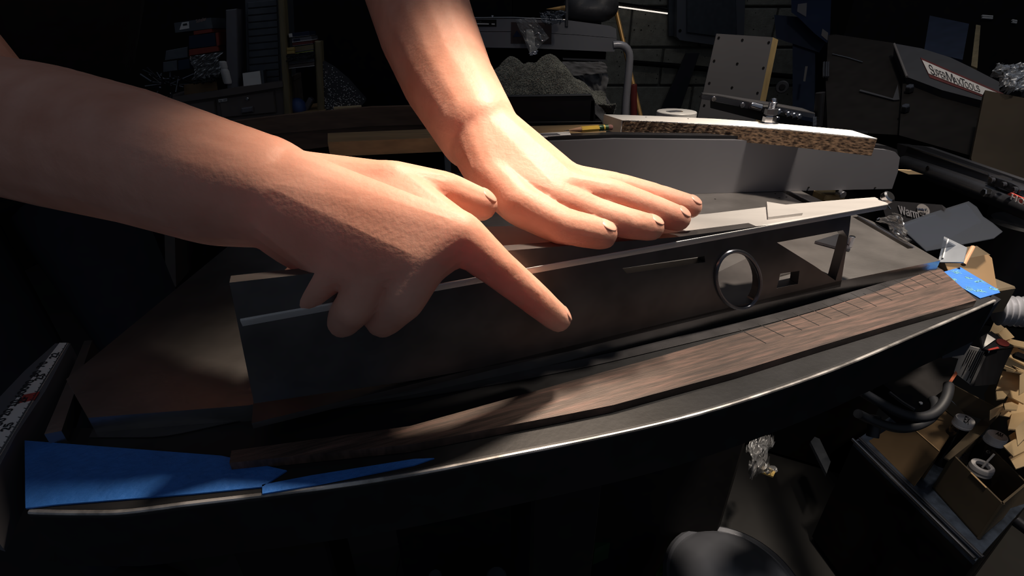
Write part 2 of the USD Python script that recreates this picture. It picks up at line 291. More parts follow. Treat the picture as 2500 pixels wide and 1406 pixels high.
# left rail with tape
rz = .0
r_out = [H(135, 838, rz), H(60, 905, rz), H(-40, 1010, rz), H(-190, 1210, rz)]; r_in = [H(-60, 1250, rz), H(40, 1060, rz), H(110, 955, rz), H(172, 838, rz)]
rl = thing('fence_rail', 'pale metal rail with a printed measuring tape at the far left end of the table', 'rail', r_out[1]-[0, 0, .03])
part(rl, 'rail_body', prism(r_out+r_in, (0, 0, -.03), bevel=0), M['laminate'], smooth=False)
def rl_pt(s, t):
    a = r_out[0]*(1-s)+r_out[3]*s; b = r_in[3]*(1-s)+r_in[0]*s; return a*(1-t)+b*t
tape = part(rl, 'measuring_tape', prism([rl_pt(0, .3), rl_pt(1, .3), rl_pt(1, .86), rl_pt(0, .86)][::1], (0, 0, .0005)), M['paper'], smooth=False)
def on_rail(m, s, t, size, mm, nm):
    a, b = rl_pt(s, t), rl_pt(s+.01, t); ex = N3(b-a); ex = -ex; ey = np.cross([0, 0, 1.], ex); V = m.vertices-np.array([m.bounds[:, 0].mean(), 0, 0])
    part(tape, nm, trimesh.Trimesh(a+V[:, :1]*ex*size+V[:, 1:2]*ey*size+np.array([0, 0, 1.])*(.0006+V[:, 2:3]*.0003), m.faces, process=False), mm, smooth=False)
def s_at(y, t):
    q = np.linspace(0, 1, 400); return q[np.argmin([abs(pix(rl_pt(v, t))[1]-y) for v in q])]
for y, lab, t in ((868, '22', .72), (891, '70', .45), (913, '80', .45), (921, '23', .72), (936, '90', .45), (957, '600', .45), (985, '10', .45), (1007, '20', .45), (1031, '30', .45), (1042, '25', .72)):
    on_rail(meshkit.text_mesh(lab, 1, 1, True), s_at(y, t), t, .0042, M['ink'], 'printed_number')
on_rail(trimesh.creation.box((2.0, 1.9, 1)), s_at(972, .68), .68, .0042, M['redink'], 'red_mark'); on_rail(meshkit.text_mesh('2F', 1, 1.6, True), s_at(976, .66), .66, .0042, M['ink'], 'printed_number')
tk = []
for k in range(170):
    s = k/170*.95; L = .12 if k % 10 == 0 else .08 if k % 5 == 0 else .05; a, b = rl_pt(s, .86), rl_pt(s, .86-L); w = N3(rl_pt(s+.01, .5)-rl_pt(s, .5))*.00018
    up_ = np.array([0, 0, .0006]); tk.append(prism([a-w+up_, a+w+up_, b+w+up_, b-w+up_], (0, 0, .0003)))
part(tape, 'tick_marks', join(tk), M['ink'], kind='stuff', smooth=False)
solo('slide_bar', hp([(206, 832), (225, 830), (150, 1052), (108, 1060)], .002, .012), M['iron'], 'narrow worn grey bar parallel to the measuring tape at the left end', 'bar', smooth=False)

# fence
FP = (lambda a, b: (a, np.array([-(b-a)[1], (b-a)[0], 0])/np.linalg.norm((b-a)[:2])))(H(1630, 475, TZ), H(2190, 460, TZ))
fx = [(1150, 364), (1300, 347), (1500, 339), (1800, 342), (2000, 352), (2165, 366), (2186, 371), (2197, 384), (2192, 420), (2178, 461), (1900, 467), (1630, 475), (1150, 492)]
fe = thing('table_fence', 'long low fence faced in pale grey laminate with a black top edge', 'fence', W(1700, 475, FP))
part(fe, 'facing_panel', vp(fx, FP, .006), M['laminate'], smooth=False)
bk = [(1150, 352), (1300, 335), (1500, 328), (1800, 332), (2000, 343), (2165, 356), (2190, 365), (2194, 384), (2186, 425), (2176, 455), (1900, 460), (1630, 468), (1150, 480)]
FP2 = near(FP, -.0062)
part(fe, 'black_backing', vp(bk, FP2, .016, .0015), M['black'], smooth=False)
for x, y in ((1974, 457), (2136, 458)): part(fe, 'screw', disc(W(x, y, FP), .0012, .0012, FP[1]*-1, 10), M['matte'])
part(fe, 'clamp_foot', box(W(2020, 487, near(FP, -.02)), (.03, .03, .022), 3), M['ply'], 'tan wooden block under the fence')
part(fe, 'fence_bolt', disc(W(2045, 470, near(FP, -.004)), .005, .012, -FP[1], 20), M['steel'])

# chipboard strip on the fence
CP = near(FP, -.008); zt = W(1800, 307, CP)[2]
zt_pts = [(1476, 279), (1600, 283), (1750, 290), (1850, 297), (2050, 315), (2080, 318), (2142, 338), (2100, 334), (1920, 316), (1800, 307), (1600, 296), (1520, 293)]
cb = thing('chipboard_strip', 'thick white-topped chipboard strip lying along the top of the fence', 'board', H(1750, 300, zt-.021))
top3 = [H(x, y, zt) for x, y in zt_pts]
part(cb, 'chip_core', prism([p-[0, 0, .0012] for p in top3], (0, 0, -.0185)), M['chip'], smooth=False)
part(cb, 'top_laminate', prism(top3, (0, 0, -.0012)), M['white'], smooth=False)
a, b = top3[0], top3[-1]; n_ = N3(np.cross(b-a, [0, 0, 1])); n_ = n_ if n_[0] < 0 else -n_
part(cb, 'end_laminate', prism([a, b, b-[0, 0, .0198], a-[0, 0, .0198]], n_*.0012), M['white'], smooth=False)
for x, y in ((1577, 286), (1680, 290)): part(cb, 'screw_hole', disc(H(x, y, zt)+[0, 0, -.0002], .0011, .0005, n=10), M['matte'])
fl = []
for k in range(60):
    u = RNG.uniform(0, 1); i = RNG.choice(len(zt_pts)-4)+6 if 0 else 0
    p = top3[7+int(u*4)]*(1-(u*4 % 1))+top3[8+int(u*4)]*(u*4 % 1) if u < 1 else top3[8]
    fl.append(box(p+[RNG.normal(0, .001), -.0004, RNG.uniform(-.0002, .0002)], (RNG.uniform(.002, .006), .001, .0009), RNG.uniform(-8, 8), .0002))
part(cb, 'chipped_edge', join(fl), M['white'], kind='stuff')
stk = [(1952, 331), (1966, 337), (2022, 343), (2027, 348), (1990, 347), (1956, 344)]
SP = wall(H(1960, 322, zt), 5); solo('torn_sticker', vp(stk, near(CP, .0012), .0008), M['paper'], 'torn white paper sticker on the chipboard front edge', 'sticker', smooth=False)

# bolt on the chipboard
bz = zt; bp = H(1876, 301, bz)
bo = thing('hex_bolt', 'zinc bolt standing through two nuts and a washer on the white strip', 'bolt', bp)
part(bo, 'washer', disc(bp, .0125, .0012), M['chrome'])
part(bo, 'nut', hexnut(bp+[0, 0, .0012], .0085, .0085), M['chrome']); part(bo, 'nut', hexnut(bp+[0, 0, .0105], .0082, .0088), M['darksteel'])
pr = [(.0046, .0015)]
for k in range(16): pr += [(.0056, .002+k*.0016), (.0046, .0028+k*.0016)]
pr += [(.0045, .0285), (.0035, .0305), (.0012, .0315)]
part(bo, 'threaded_shank', lathe(pr, bp, n=20), M['chrome'])

# pencil, strip and boards behind the fence top
PZ = W(1440, 329, near(FP, -.012))[2]
p0, p1 = H(1378, 327, PZ)+[0, .004, .0035], H(1495, 319, PZ)+[0, .004, .0035]; ax = N3(p1-p0); L = np.linalg.norm(p1-p0)
pc = thing('pencil_stub', 'short yellow pencil with green ferrule and worn eraser lying on the fence', 'pencil', p0-[0, 0, .0035])
part(pc, 'lead', lathe([(.0002, 0), (.0009, L*.09)], p0, ax, 12), M['graphite']); part(pc, 'wood_tip', lathe([(.0009, L*.09), (.0036, L*.36)], p0, ax, 18), M['pencilwood'])
part(pc, 'barrel', lathe([(.0040, L*.34), (.0040, L*.72)], p0, ax, 6), M['yellow'], smooth=False)
part(pc, 'ferrule', lathe([(.0038, L*.71), (.0041, L*.73), (.0041, L*.77), (.0037, L*.78), (.0041, L*.79), (.0041, L*.9)], p0, ax, 20), M['green'])
part(pc, 'ferrule_ring', lathe([(.0043, L*.80), (.0043, L*.83)], p0, ax, 20), M['yellow']); part(pc, 'eraser', lathe([(.0038, L*.9), (.0039, L*.97), (.0030, L)], p0, ax, 20), M['pink'])
sb = thing('printed_strip', 'white strip with dark printed blocks beside the pencil on the fence', 'strip', H(1330, 328, PZ))
part(sb, 'paper_strip', hp([(1180, 333), (1390, 321), (1394, 329), (1180, 341)], PZ+.0004, .0015), M['paper'], smooth=False)
for q in ([(1245, 329), (1256, 328.5), (1265, 333), (1250, 334)], [(1290, 327), (1360, 325), (1368, 329), (1300, 331.5)], [(1190, 333), (1225, 331), (1230, 336), (1192, 337.5)]):
    part(sb, 'printed_block', hp(q, PZ+.0009, .0005), M['mauve'], smooth=False)
TP = H(1400, 318, .06)
solo('pine_batten', hp([(800, 325), (1150, 311), (1480, 303), (1480, 325), (1200, 331), (800, 347)], .078, .018), M['tan'], 'long tan pine batten lying behind the fence under the black tray', 'batten', smooth=False)

# ================================================================== black guide beam with fingerboard
bf = np.array([H(x, y, -.006) for x, y in ((66, 1250), (250, 1253), (480, 1228), (900, 1175), (1250, 1110), (1650, 1025), (2000, 915), (2250, 812), (2432, 733))])
bb = np.array([H(x, y, -.006) for x, y in ((130, 1045), (370, 1045), (620, 1000), (1000, 950), (1390, 884), (1700, 812), (1900, 764), (2100, 707), (2285, 652))])
tt = np.linspace(0, 1, 9); tq = np.linspace(0, 1, 60); f_i, b_i = PchipInterpolator(tt, bf), PchipInterpolator(tt, bb)
def beam_uv(u, v, z=-.006): p = f_i(u)*(1-v)+b_i(u)*v; p = np.array(p); p[2] = z; return p
S = []
for u in tq:
    a, b = f_i(u), b_i(u); d = N3((b-a)*[1, 1, 0]); hgt = .042; r = .004; s = [b, b-[0, 0, hgt], a-[0, 0, hgt]]
    for k in range(7):
        t = k/6*math.pi/2; s.append(a+d*(r-r*math.cos(t))+np.array([0, 0, -r+r*math.sin(t)]))
    S.append(s)
gb = thing('guide_beam', 'long black steel beam holding the rosewood fingerboard across the foreground', 'beam', (f_i(.5)+b_i(.5))/2-[0, 0, .042])
part(gb, 'beam_body', loft(S), M['blackbeam'], smooth=40)
part(gb, 'worn_highlight_edge', tube(np.array([f_i(u)+[0, .0012, -.0012] for u in tq]), .0013, 8), M['edge'], 'worn front edge with its highlight put into the bright metal')  # lighter metal strip that builds in the edge highlight
part(gb, 'rear_strip', loft([[beam_uv(u, .86, -.0052), beam_uv(u, .995, -.0052), beam_uv(u, .995, -.0058), beam_uv(u, .86, -.0058)] for u in tq[3:]]), M['beamtop'], smooth=False)
ep = f_i(1.0); eb = b_i(1.0)
part(gb, 'end_plate', prism([ep+[.001, 0, -.004], ep+[.004, 0, .001], ep+[-.003, .006, -.058], ep+[-.022, -.004, -.062], ep+[-.028, -.012, -.045]], N3(eb-ep)*.05), M['charcoal'], smooth=False)
solo('beam_stand', join(box((-.14, .205, -.474), (.05, .05, .845), 14), box((.03, .245, -.474), (.05, .05, .845), 16), box((-.055, .225, -.889), (.30, .10, .02), 14)), M['matte'], 'black two-legged stand holding the guide beam up from the floor', 'stand')
# the fingerboard
fbf = [(560, 1130), (1000, 1085), (1390, 1010), (1500, 988), (1800, 907), (2000, 845), (2200, 785), (2384, 733)]
fbb = [(565, 1100), (1000, 1040), (1390, 931), (1600, 873), (1800, 815), (2000, 757), (2150, 708), (2270, 660), (2298, 657)]
Ff = [H(x, y, 0) for x, y in fbf]; Fb = [H(x, y, 0) for x, y in fbb]
fbd = thing('fingerboard', 'brown rosewood guitar fingerboard with fine slots lying on the black beam', 'fingerboard', (Ff[3]+Fb[3])/2-[0, 0, .006])
part(fbd, 'board', prism(Ff+Fb[::-1], (0, 0, -.0058)), M['wood'], smooth=False)
fi, bi = PchipInterpolator(np.linspace(0, 1, len(Ff)), Ff), PchipInterpolator(np.linspace(0, 1, len(Fb)), Fb)
def on_poly(P, x):
    P = np.array(P); return np.array([np.interp(x, P[:, 0], P[:, k]) for k in range(3)])
for x0, y0, x1, y1 in ((2268, 662, 2302, 682), (2243, 668, 2290, 694), (2214, 676, 2262, 702), (2184, 684, 2232, 708), (2153, 694, 2206, 720), (2115, 703, 2178, 733), (2078, 716, 2140, 748), (2044, 728, 2106, 755), (2007, 740, 2074, 772), (1972, 752, 2030, 778), (1935, 763, 2000, 795), (1895, 776, 1958, 806), (1850, 790, 1915, 822), (1803, 803, 1870, 838)):
    a, b = H(x0, y0, 0), H(x1, y1, 0); w = N3(np.cross(b-a, [0, 0, 1]))*.00032
    part(fbd, 'fret_slot', prism([a-w, a+w, b+w, b-w], (0, 0, .0002)), M['slot'], smooth=False)
# blue tapes
def btape(name, px, label, prints, pxs):
    t = thing(name, label, 'tape', np.mean([H(x, y, -.0055) for x, y in px], 0)); part(t, 'tape_strip', hp(px, -.0050, .0009), M['bluetape'], smooth=False)
    for cx, cy in prints:
        c = H(cx, cy, -.0049); L_ = pxs
        for k in range(7):
            o = RNG.uniform(-1, 1, 2)*L_*.5
            part(t, 'printed_mark', box(c+[o[0], o[1], 0], (RNG.uniform(.3, .9)*L_, RNG.uniform(.1, .2)*L_, .0002), RNG.choice([-60, -15, 25]), 0.00005), M['tapeprint'], smooth=False)
btape('masking_tape', [(2287, 668), (2345, 652), (2436, 706), (2442, 714), (2393, 728), (2345, 700)], 'bright blue masking tape wrapped over the right end of the black beam', [(2335, 664), (2332, 684), (2362, 677), (2393, 689), (2365, 705), (2395, 712), (2424, 705)], .006)
btape('masking_tape', [(60, 1075), (540, 1112), (700, 1148), (640, 1188), (470, 1205), (130, 1232), (62, 1240)], 'wide dark blue masking tape over the shadowed left end of the beam', [], .012)
btape('masking_tape', [(640, 1183), (760, 1160), (1010, 1120), (1060, 1118), (1010, 1135), (760, 1185), (640, 1205)], 'thin blue tape sliver along the front edge of the beam left of centre', [], .006)

# ================================================================== steel straight bar with windows
WP = (lambda a, b: (a, np.array([-(b-a)[1], (b-a)[0], 0])/np.linalg.norm((b-a)[:2])))(H(1390, 858, TZ), H(2040, 698, TZ))
web = [(560, 690), (900, 652), (1210, 614), (1650, 579), (1848, 553), (2078, 522), (2074, 560), (2052, 700), (1700, 775), (1390, 858), (1000, 930), (620, 985)]
el = [(1802+54*math.cos(t)+6*math.sin(t), 683+70*math.sin(t)) for t in np.linspace(0, 2*math.pi, 40, endpoint=False)]
el2 = [(1300+60*math.cos(t), 745+75*math.sin(t)) for t in np.linspace(0, 2*math.pi, 36, endpoint=False)]
tri = [(1897, 592), (2058, 562), (2070, 580), (2040, 685), (1990, 650)]
tri2 = [(1905, 668), (1952, 661), (1948, 693), (1896, 704)]
tri3 = [(1520, 655), (1720, 625), (1722, 640), (1640, 652), (1530, 668)]
sbar = thing('steel_bar', 'long bright-topped straight bar with round and angled windows pushed by the hands', 'levelling bar', W(1390, 858, WP))
part(sbar, 'web', vp(web, WP, .008, 0, [el, tri, tri2, tri3]), M['web'], smooth=False)
rim = lambda e: tube(np.array([W(x, y, near(WP, .0004)) for x, y in e+e[:1]]), .0016, 8)
part(sbar, 'hole_rim', rim(el), M['darksteel'])
fz = W(1848, 553, WP)[2]
flf = [(560, 690), (900, 652), (1210, 612), (1450, 597), (1650, 577), (1848, 551), (2075, 520), (2170, 492)]; flb = [(700, 585), (1000, 560), (1400, 546), (1727, 522), (1921, 499), (2047, 488), (2162, 479)]
F_ = [W(x, y, WP) for x, y in flf]; Fpoly = [np.array([p[0], p[1], fz]) for p in F_]; Bpoly = [H(x, y, fz) for x, y in flb]
SF = []
fI, bI = PchipInterpolator(np.linspace(0, 1, len(Fpoly)), Fpoly), PchipInterpolator(np.linspace(0, 1, len(Bpoly)), Bpoly)
xs = np.linspace(Fpoly[0][0], Fpoly[-1][0], 40)
for k, u in enumerate(np.linspace(0, 1, 40)):
    a = np.array([np.interp(xs[k], [p[0] for p in Fpoly], [p[j] for p in Fpoly]) for j in range(3)]); b = np.array([np.interp(xs[k], [p[0] for p in Bpoly], [p[j] for p in Bpoly]) for j in range(3)])
    d = N3(b-a); t = .005; r = .0018
    SF.append([a+[0, 0, -t], a+[0, 0, -r]-d*.0006, a+d*.0002+[0, 0, -r*.4]-d*.0006, a+d*r*.5, b, b+[0, 0, -t]])
part(sbar, 'top_flange', loft(SF), M['alu'], smooth=30)
part(sbar, 'foot_flange', prism([q*[1, 1, 0]+[0, 0, TZ+.0005] for q in (W(600, 990, WP), W(1390, 858, WP), W(2050, 700, WP), W(2050, 700, WP)+WP[1]*.02, W(1390, 858, WP)+WP[1]*.02, W(600, 990, WP)+WP[1]*.02)], (0, 0, .004)), M['web'], smooth=False)
e_ = H(2158, 487, fz); part(sbar, 'end_knob', disc(e_, .0052, .006, (.3, -.6, .75), 24, .0012), M['steel'], 'bright round knob')
part(sbar, 'shim', prism([H(1872, 492, fz+.002), H(1928, 501, fz+.002), H(1960, 520, fz+.002), H(1876, 530, fz+.002)], (0, 0, -.0035)), M['alu'], smooth=False)

# ================================================================== the person
def chainhull(P, r): 
    out = []
    for i in range(len(P)-1):
        out.append(m3.Manifold.hull(m3.Manifold.sphere(r[i], 20).translate(tuple(P[i]))+m3.Manifold.sphere(r[i+1], 20).translate(tuple(P[i+1]))))
    return out
def ell(c, r, R=None):
    m = m3.Manifold.sphere(1.0, 32).scale(tuple(r)); V = np.eye(4)[:3]; V[:, 3] = c
    if R is not None: V[:, :3] = R
    return m.transform(V)
def to_tm(m): v, f, _ = meshkit.arrays(m); t = trimesh.Trimesh(v, f, process=True); return t
def soft(parts, edge, it):
    m = m3.Manifold.batch_boolean(parts, m3.OpType.Add).refine_to_length(edge); t = to_tm(m)
    return trimesh.smoothing.filter_taubin(t, lamb=.5, nu=.51, iterations=it)
# joints: pixel x, pixel y, view depth
def J(*a): return D(*a)
hands = []
# --- near hand (palm down on the bar, arm from the left edge)
RW = J(655, 470, .272)
near_arm = [J(-60, 300, .36), J(120, 335, .325), J(330, 385, .295), J(520, 445, .276), RW]
near_r = [.050, .047, .041, .036, .031]
idx = [J(1120, 575, .258), J(1215, 655, .268), J(1300, 725, .285), J(1362, 778, .302)]
mid = [J(1030, 640, .256), J(985, 732, .255), J(935, 780, .272), J(915, 740, .289)]
rng = [J(925, 660, .257), J(865, 750, .257), J(835, 785, .273), J(845, 740, .290)]
pky = [J(815, 655, .260), J(748, 728, .262), J(730, 762, .276), J(748, 722, .290)]
thb = [J(800, 470, .268), J(960, 452, .270), J(1090, 470, .282), J(1175, 500, .292)]
palm = [RW, J(760, 520, .264), J(900, 545, .258)]
hp_ = chainhull(near_arm, near_r)
for f, r in ((idx, (.0135, .0108, .0098, .0086)), (mid, (.0138, .0112, .0102, .0088)), (rng, (.0130, .0105, .0095, .0082)), (pky, (.0118, .0092, .0083, .0073)), (thb, (.0165, .0135, .0118, .0098))): hp_ += chainhull(f, r)
def hull_pts(L): 
    m = m3.Manifold()
    for p, r in L: m = m+m3.Manifold.sphere(r, 18).translate(tuple(p))
    return m.hull()
hp_.append(hull_pts([(RW, .027), (idx[0], .0135), (mid[0], .0138), (rng[0], .013), (J(720, 445, .266), .018)]))
hp_.append(hull_pts([(RW, .027), (rng[0], .013), (pky[0], .012), (J(700, 560, .272), .018)]))
hp_.append(hull_pts([(RW, .025), (thb[0], .0165), (thb[1], .0125), (idx[0], .0125)]))
# --- far hand (fingers laid along the bar, arm from the top)
LW = J(1165, 318, .352)
far_arm = [J(960, -190, .50), J(1000, -60, .455), J(1045, 80, .42), J(1095, 200, .385), LW]
far_r = [.048, .047, .042, .036, .030]
i2 = [J(1350, 485, .316), J(1445, 522, .314), J(1530, 545, .315), J(1590, 556, .318)]
m2 = [J(1375, 462, .322), J(1490, 478, .322), J(1585, 510, .324), J(1655, 534, .326)]
r2 = [J(1385, 446, .332), J(1500, 458, .335), J(1600, 482, .338), J(1685, 505, .340)]
k2 = [J(1370, 436, .345), J(1480, 452, .350), J(1570, 472, .353), J(1650, 492, .355)]
t2 = [J(1200, 430, .325), J(1270, 500, .308), J(1370, 552, .304), J(1470, 572, .308)]
fp_ = chainhull(far_arm, far_r)
for f, r in ((i2, (.0140, .0112, .0100, .0086)), (m2, (.0138, .0112, .0100, .0086)), (r2, (.0130, .0105, .0095, .0082)), (k2, (.0118, .0092, .0083, .0073)), (t2, (.0165, .0135, .0118, .0098))): fp_ += chainhull(f, r)
fp_.append(hull_pts([(LW, .026), (J(1235, 400, .340), .022), (i2[0], .0140), (m2[0], .0138), (t2[0], .0165)]))
fp_.append(hull_pts([(LW, .026), (m2[0], .0138), (r2[0], .0130), (k2[0], .0118)]))
# --- torso, legs, head (out of frame or in the dark)
RS, LS = np.array([-.62, .46, .44]), np.array([-.38, .74, .52]); HIP = np.array([-.86, .78, .02]); CH = (RS+LS)/2
arms_up = chainhull([near_arm[0], RS], [.050, .065])+chainhull([far_arm[0], LS], [.048, .065])
across = N3(LS-RS); fwd = np.array([across[1], -across[0], 0]); fwd = N3(fwd); spine = N3(CH-HIP)
trunk = [hull_pts([(RS, .07), (LS, .07), (CH-spine*.25+across*.11, .09), (CH-spine*.25-across*.11, .09)]), hull_pts([(CH-spine*.25+across*.11, .09), (CH-spine*.25-across*.11, .09), (HIP+across*.10, .09), (HIP-across*.10, .09)])]
HD = CH+np.array([.13, -.03, .26]); neck = chainhull([CH+[.0, 0, .03], HD-[.03, 0, .06]], [.065, .056])
look = N3(np.array([.75, -.25, -.55])); hx = look; hy = N3(np.cross([0, 0, 1.], hx)); hz = np.cross(hx, hy); HR = np.stack([hx, hy, hz], 1)
hl = lambda x, y, z: HD+HR@np.array([x, y, z])
head = [ell(HD, (.098, .077, .118), HR), ell(hl(.022, 0, -.055), (.072, .058, .07), HR), hull_pts([(hl(.098, 0, .01), .008), (hl(.112, 0, -.028), .011), (hl(.098, .013, -.033), .007), (hl(.098, -.013, -.033), .007)]),
        ell(hl(.0, .077, -.01), (.02, .010, .032), HR), ell(hl(.0, -.077, -.01), (.02, .010, .032), HR)]
legs = []
for s in (-1, 1):
    h0 = HIP+across*.10*s; legs += chainhull([h0, h0+[.06, -.02, -.44], h0+[.02, 0, -.86]], [.085, .06, .045])+chainhull([h0+[.0, 0, -.875], h0+[.17, -.06, -.888]], [.032, .026])
arm_lo = soft(hp_+fp_, .0042, 9)
body_rest = soft(arms_up+trunk+neck+legs+chainhull([near_arm[0], near_arm[1]], [.049, .046])+chainhull([far_arm[0], far_arm[1]], [.047, .046]), .02, 6)
head_m = soft(head+neck, .007, 5)
bm = m3.Manifold.batch_boolean([m3.Manifold(m3.Mesh(np.array(t.vertices, np.float32), np.array(t.faces, np.uint32))) for t in (arm_lo, body_rest, head_m)], m3.OpType.Add)
pn = thing('person', 'person in a dark shirt leaning in, bare hands on the steel bar', 'person', [HIP[0], HIP[1], FLOOR_Z])
part(pn, 'body', to_tm(bm), M['skin'], smooth=True)
def nail(tip, prev, nrm, r):
    d = N3(tip-prev); n = N3(nrm-d*(nrm@d)); c = tip+d*r*.12+n*(r*.80); x = np.cross(d, n); R = np.stack([N3(d-n*.25), x, N3(n+d*.25)], 1); return to_tm(ell(c, (r*.62, r*.58, r*.16), R))
for f, r in ((idx, .0086), (i2, .0086), (m2, .0086), (r2, .0082), (k2, .0073), (t2, .0098), (thb, .0098)):
    part(pn, 'fingernail', nail(f[-1], f[-2], np.array([0, -.25, 1.0]), r), M['nail'], smooth=True)
sh = soft(chainhull([near_arm[0]*.45+RS*.55, RS], [.064, .080])+chainhull([far_arm[0]*.45+LS*.55, LS], [.062, .080])+[hull_pts([(RS, .082), (LS, .082), (CH-spine*.25+across*.11, .104), (CH-spine*.25-across*.11, .104)]), hull_pts([(CH-spine*.25+across*.11, .104), (CH-spine*.25-across*.11, .104), (HIP+across*.10, .104), (HIP-across*.10, .104)])], .016, 5)
v = sh.vertices; sh.vertices = v+sh.vertex_normals*((meshkit.fbm(v*9, 3, 3)-.5)*.022)[:, None]
part(pn, 'shirt', sh, M['shirt'], smooth=True)
tr = []
for s in (-1, 1):
    h0 = HIP+across*.10*s; tr += chainhull([h0-[0, 0, .04], h0+[.06, -.02, -.44], h0+[.02, 0, -.84]], [.098, .075, .062])
part(pn, 'trousers', soft(tr, .02, 4), M['jeans'], smooth=True)
for s in (-1, 1):
    h0 = HIP+across*.10*s; part(pn, 'shoe', soft([hull_pts([(h0+[-.03, .01, -.868], .032), (h0+[.19, -.065, -.872], .028), (h0+[.1, -.05, -.868], .032)])], .012, 2), M['black'], smooth=True)
hm = soft([ell(hl(-.016, 0, .026), (.094, .084, .104), HR)-ell(hl(.075, 0, -.04), (.09, .09, .088), HR)], .008, 3)
part(pn, 'hair', hm, M['hair'], smooth=True)
for s in (-1, 1):
    ey = part(pn, 'eye', to_tm(ell(hl(.083, .031*s, .006), (.0125, .0125, .0125), HR)), M['eye'], smooth=True); part(ey, 'iris', to_tm(ell(hl(.0925, .031*s, .004), (.0035, .0058, .0058), HR)), M['iris'], smooth=True)
    part(pn, 'eyebrow', to_tm(ell(hl(.092, .031*s, .027), (.006, .017, .004), HR)), M['hair'], smooth=True)
part(pn, 'mouth', to_tm(ell(hl(.090, 0, -.066), (.007, .024, .006), HR)), M['lip'], smooth=True)

# ================================================================== shelves at the back left
LP = wall(D(560, 250, 1.30), 12)
def vth(name, label, cat, pl, parts, base_px, group=None):
    """a thing of upright pieces: (part name, pixels, set-back, thickness, material)"""
    t = thing(name, label, cat, W(*base_px, pl), group)
    for q in parts: part(t, q[0], vp(q[1], near(pl, -q[2]), q[3], q[6] if len(q) > 6 else .0), q[4], q[5] if len(q) > 5 else None, smooth=False)
    return t
def vsolo(name, px, pl, th, m, label, cat, back=0., bev=0., group=None): return solo(name, vp(px, near(pl, -back), th, bev), m, label, cat, group, smooth=False)
dc = vth('drawer_cabinet', 'brown metal drawer cabinet with a white label on its front, under the shelves', 'cabinet', LP,
    [('body', [(380, 246), (580, 216), (690, 202), (700, 292), (560, 310), (400, 330)], .012, .30, M['drawer']),
     ('top_rail', [(380, 243), (580, 213), (690, 199), (691, 212), (580, 230), (380, 258)], .0, .30, M['drawer']),
     ('drawer', [(400, 262), (525, 243), (528, 292), (404, 312)], .006, .02, M['drawer'], None, .003),
     ('drawer', [(533, 240), (669, 221), (674, 276), (540, 289)], .006, .02, M['drawer'], None, .003)], (540, 300))
part(dc, 'drawer_handle', vp([(588, 264), (617, 260), (618, 274), (589, 278)], near(LP, .0), .02, .003), M['mauve'])
part(dc, 'lock', disc(W(604, 241, near(LP, -.006)), .004, .004, -LP[1], 14), M['steel'])
lb = part(dc, 'label_plate', vp([(533, 242.5), (554, 240), (554.5, 247), (533.7, 249.8)], near(LP, -.004), .003), M['paper'], 'white label')
part(lb, 'label_print', text('Pau. 200', near(LP, -.004), (535, 248.3), (553, 245.8), (534.8, 244)), M['ink'], smooth=False)
part(dc, 'leg', vp([(395, 328), (420, 325), (430, 700), (405, 700)], near(LP, -.02), .25), M['drawer'], smooth=False); part(dc, 'leg', vp([(670, 294), (698, 290), (690, 650), (665, 655)], near(LP, -.02), .25), M['drawer'], smooth=False)
vsolo('steel_post', [(551, 24), (578, 21), (582, 217), (553, 220)], LP, .06, M['mauve'], 'grey square metal post standing on the drawer cabinet', 'post', .02, .002)
sd = vth('drawer_stack', 'dark slate stack of flat drawers between the grey post and the olive post', 'drawers', LP, [('carcass', [(598, -20), (678, -30), (690, 205), (604, 214)], .06, .22, M['slate'])], (640, 210))
for k in range(12):
    y = 2+k*17.2; part(sd, 'drawer', vp([(604+k*.4, y+4), (675+k*.6, y-3), (676+k*.6, y+11.5), (604.5+k*.4, y+18)], near(LP, -.054), .02, .001), M['slate'], smooth=False)
wbx = vth('square_box', 'small square pale grey box on the drawer cabinet in front of the slate drawers', 'box', LP, [('face', [(592, 179), (634, 173), (638, 208), (595, 213)], .012, .004, M['white']), ('body', [(592.5, 179.5), (642, 172), (645, 206), (595, 213)], .016, .04, M['slate'])], (615, 213))
vsolo('wooden_post', [(676, -30), (691, -30), (710, 281), (694, 284)], LP, .05, M['olive'], 'olive-brown wooden post left of the stacked books', 'post', .0, .003)
vsolo('shelf_post', [(768, 100), (784, 100), (792, 272), (775, 275)], LP, .05, M['olive'], 'dark wooden post right of the stacked books', 'post', .01, .003)
vth('parts_box', 'brown carton without lid on the left of the drawer cabinet', 'carton', LP, [('front', [(449, 207), (527, 197), (531, 222), (450, 233)], .01, .004, M['card']), ('body', [(450, 208), (549, 194), (551, 218), (451, 233)], .0145, .12, M['matte'])], (490, 233))
bx = vth('script_box', 'black flat box with script lettering and a white sticker, topmost of the left pile', 'box', LP, [('body', [(425, 56), (515, 43), (519, 69), (428, 80)], .02, .12, M['slate'])], (470, 76))
part(bx, 'lettering', text('Schaller', near(LP, -.02), (479, 56), (504, 49.5), (478, 48), bold=False), M['pinkink'] if 'pinkink' in M else M['mauve'], smooth=False)
part(bx, 'sticker', vp([(444, 55), (461, 52.5), (462, 69), (438, 73)], near(LP, -.0195), .0006), M['paper'], 'white sticker', smooth=False)
part(bx, 'sticker_print', vp([(446, 58.5), (456, 56.5), (457, 61), (447, 63)], near(LP, -.0188), .0006), M['ink'], smooth=False)
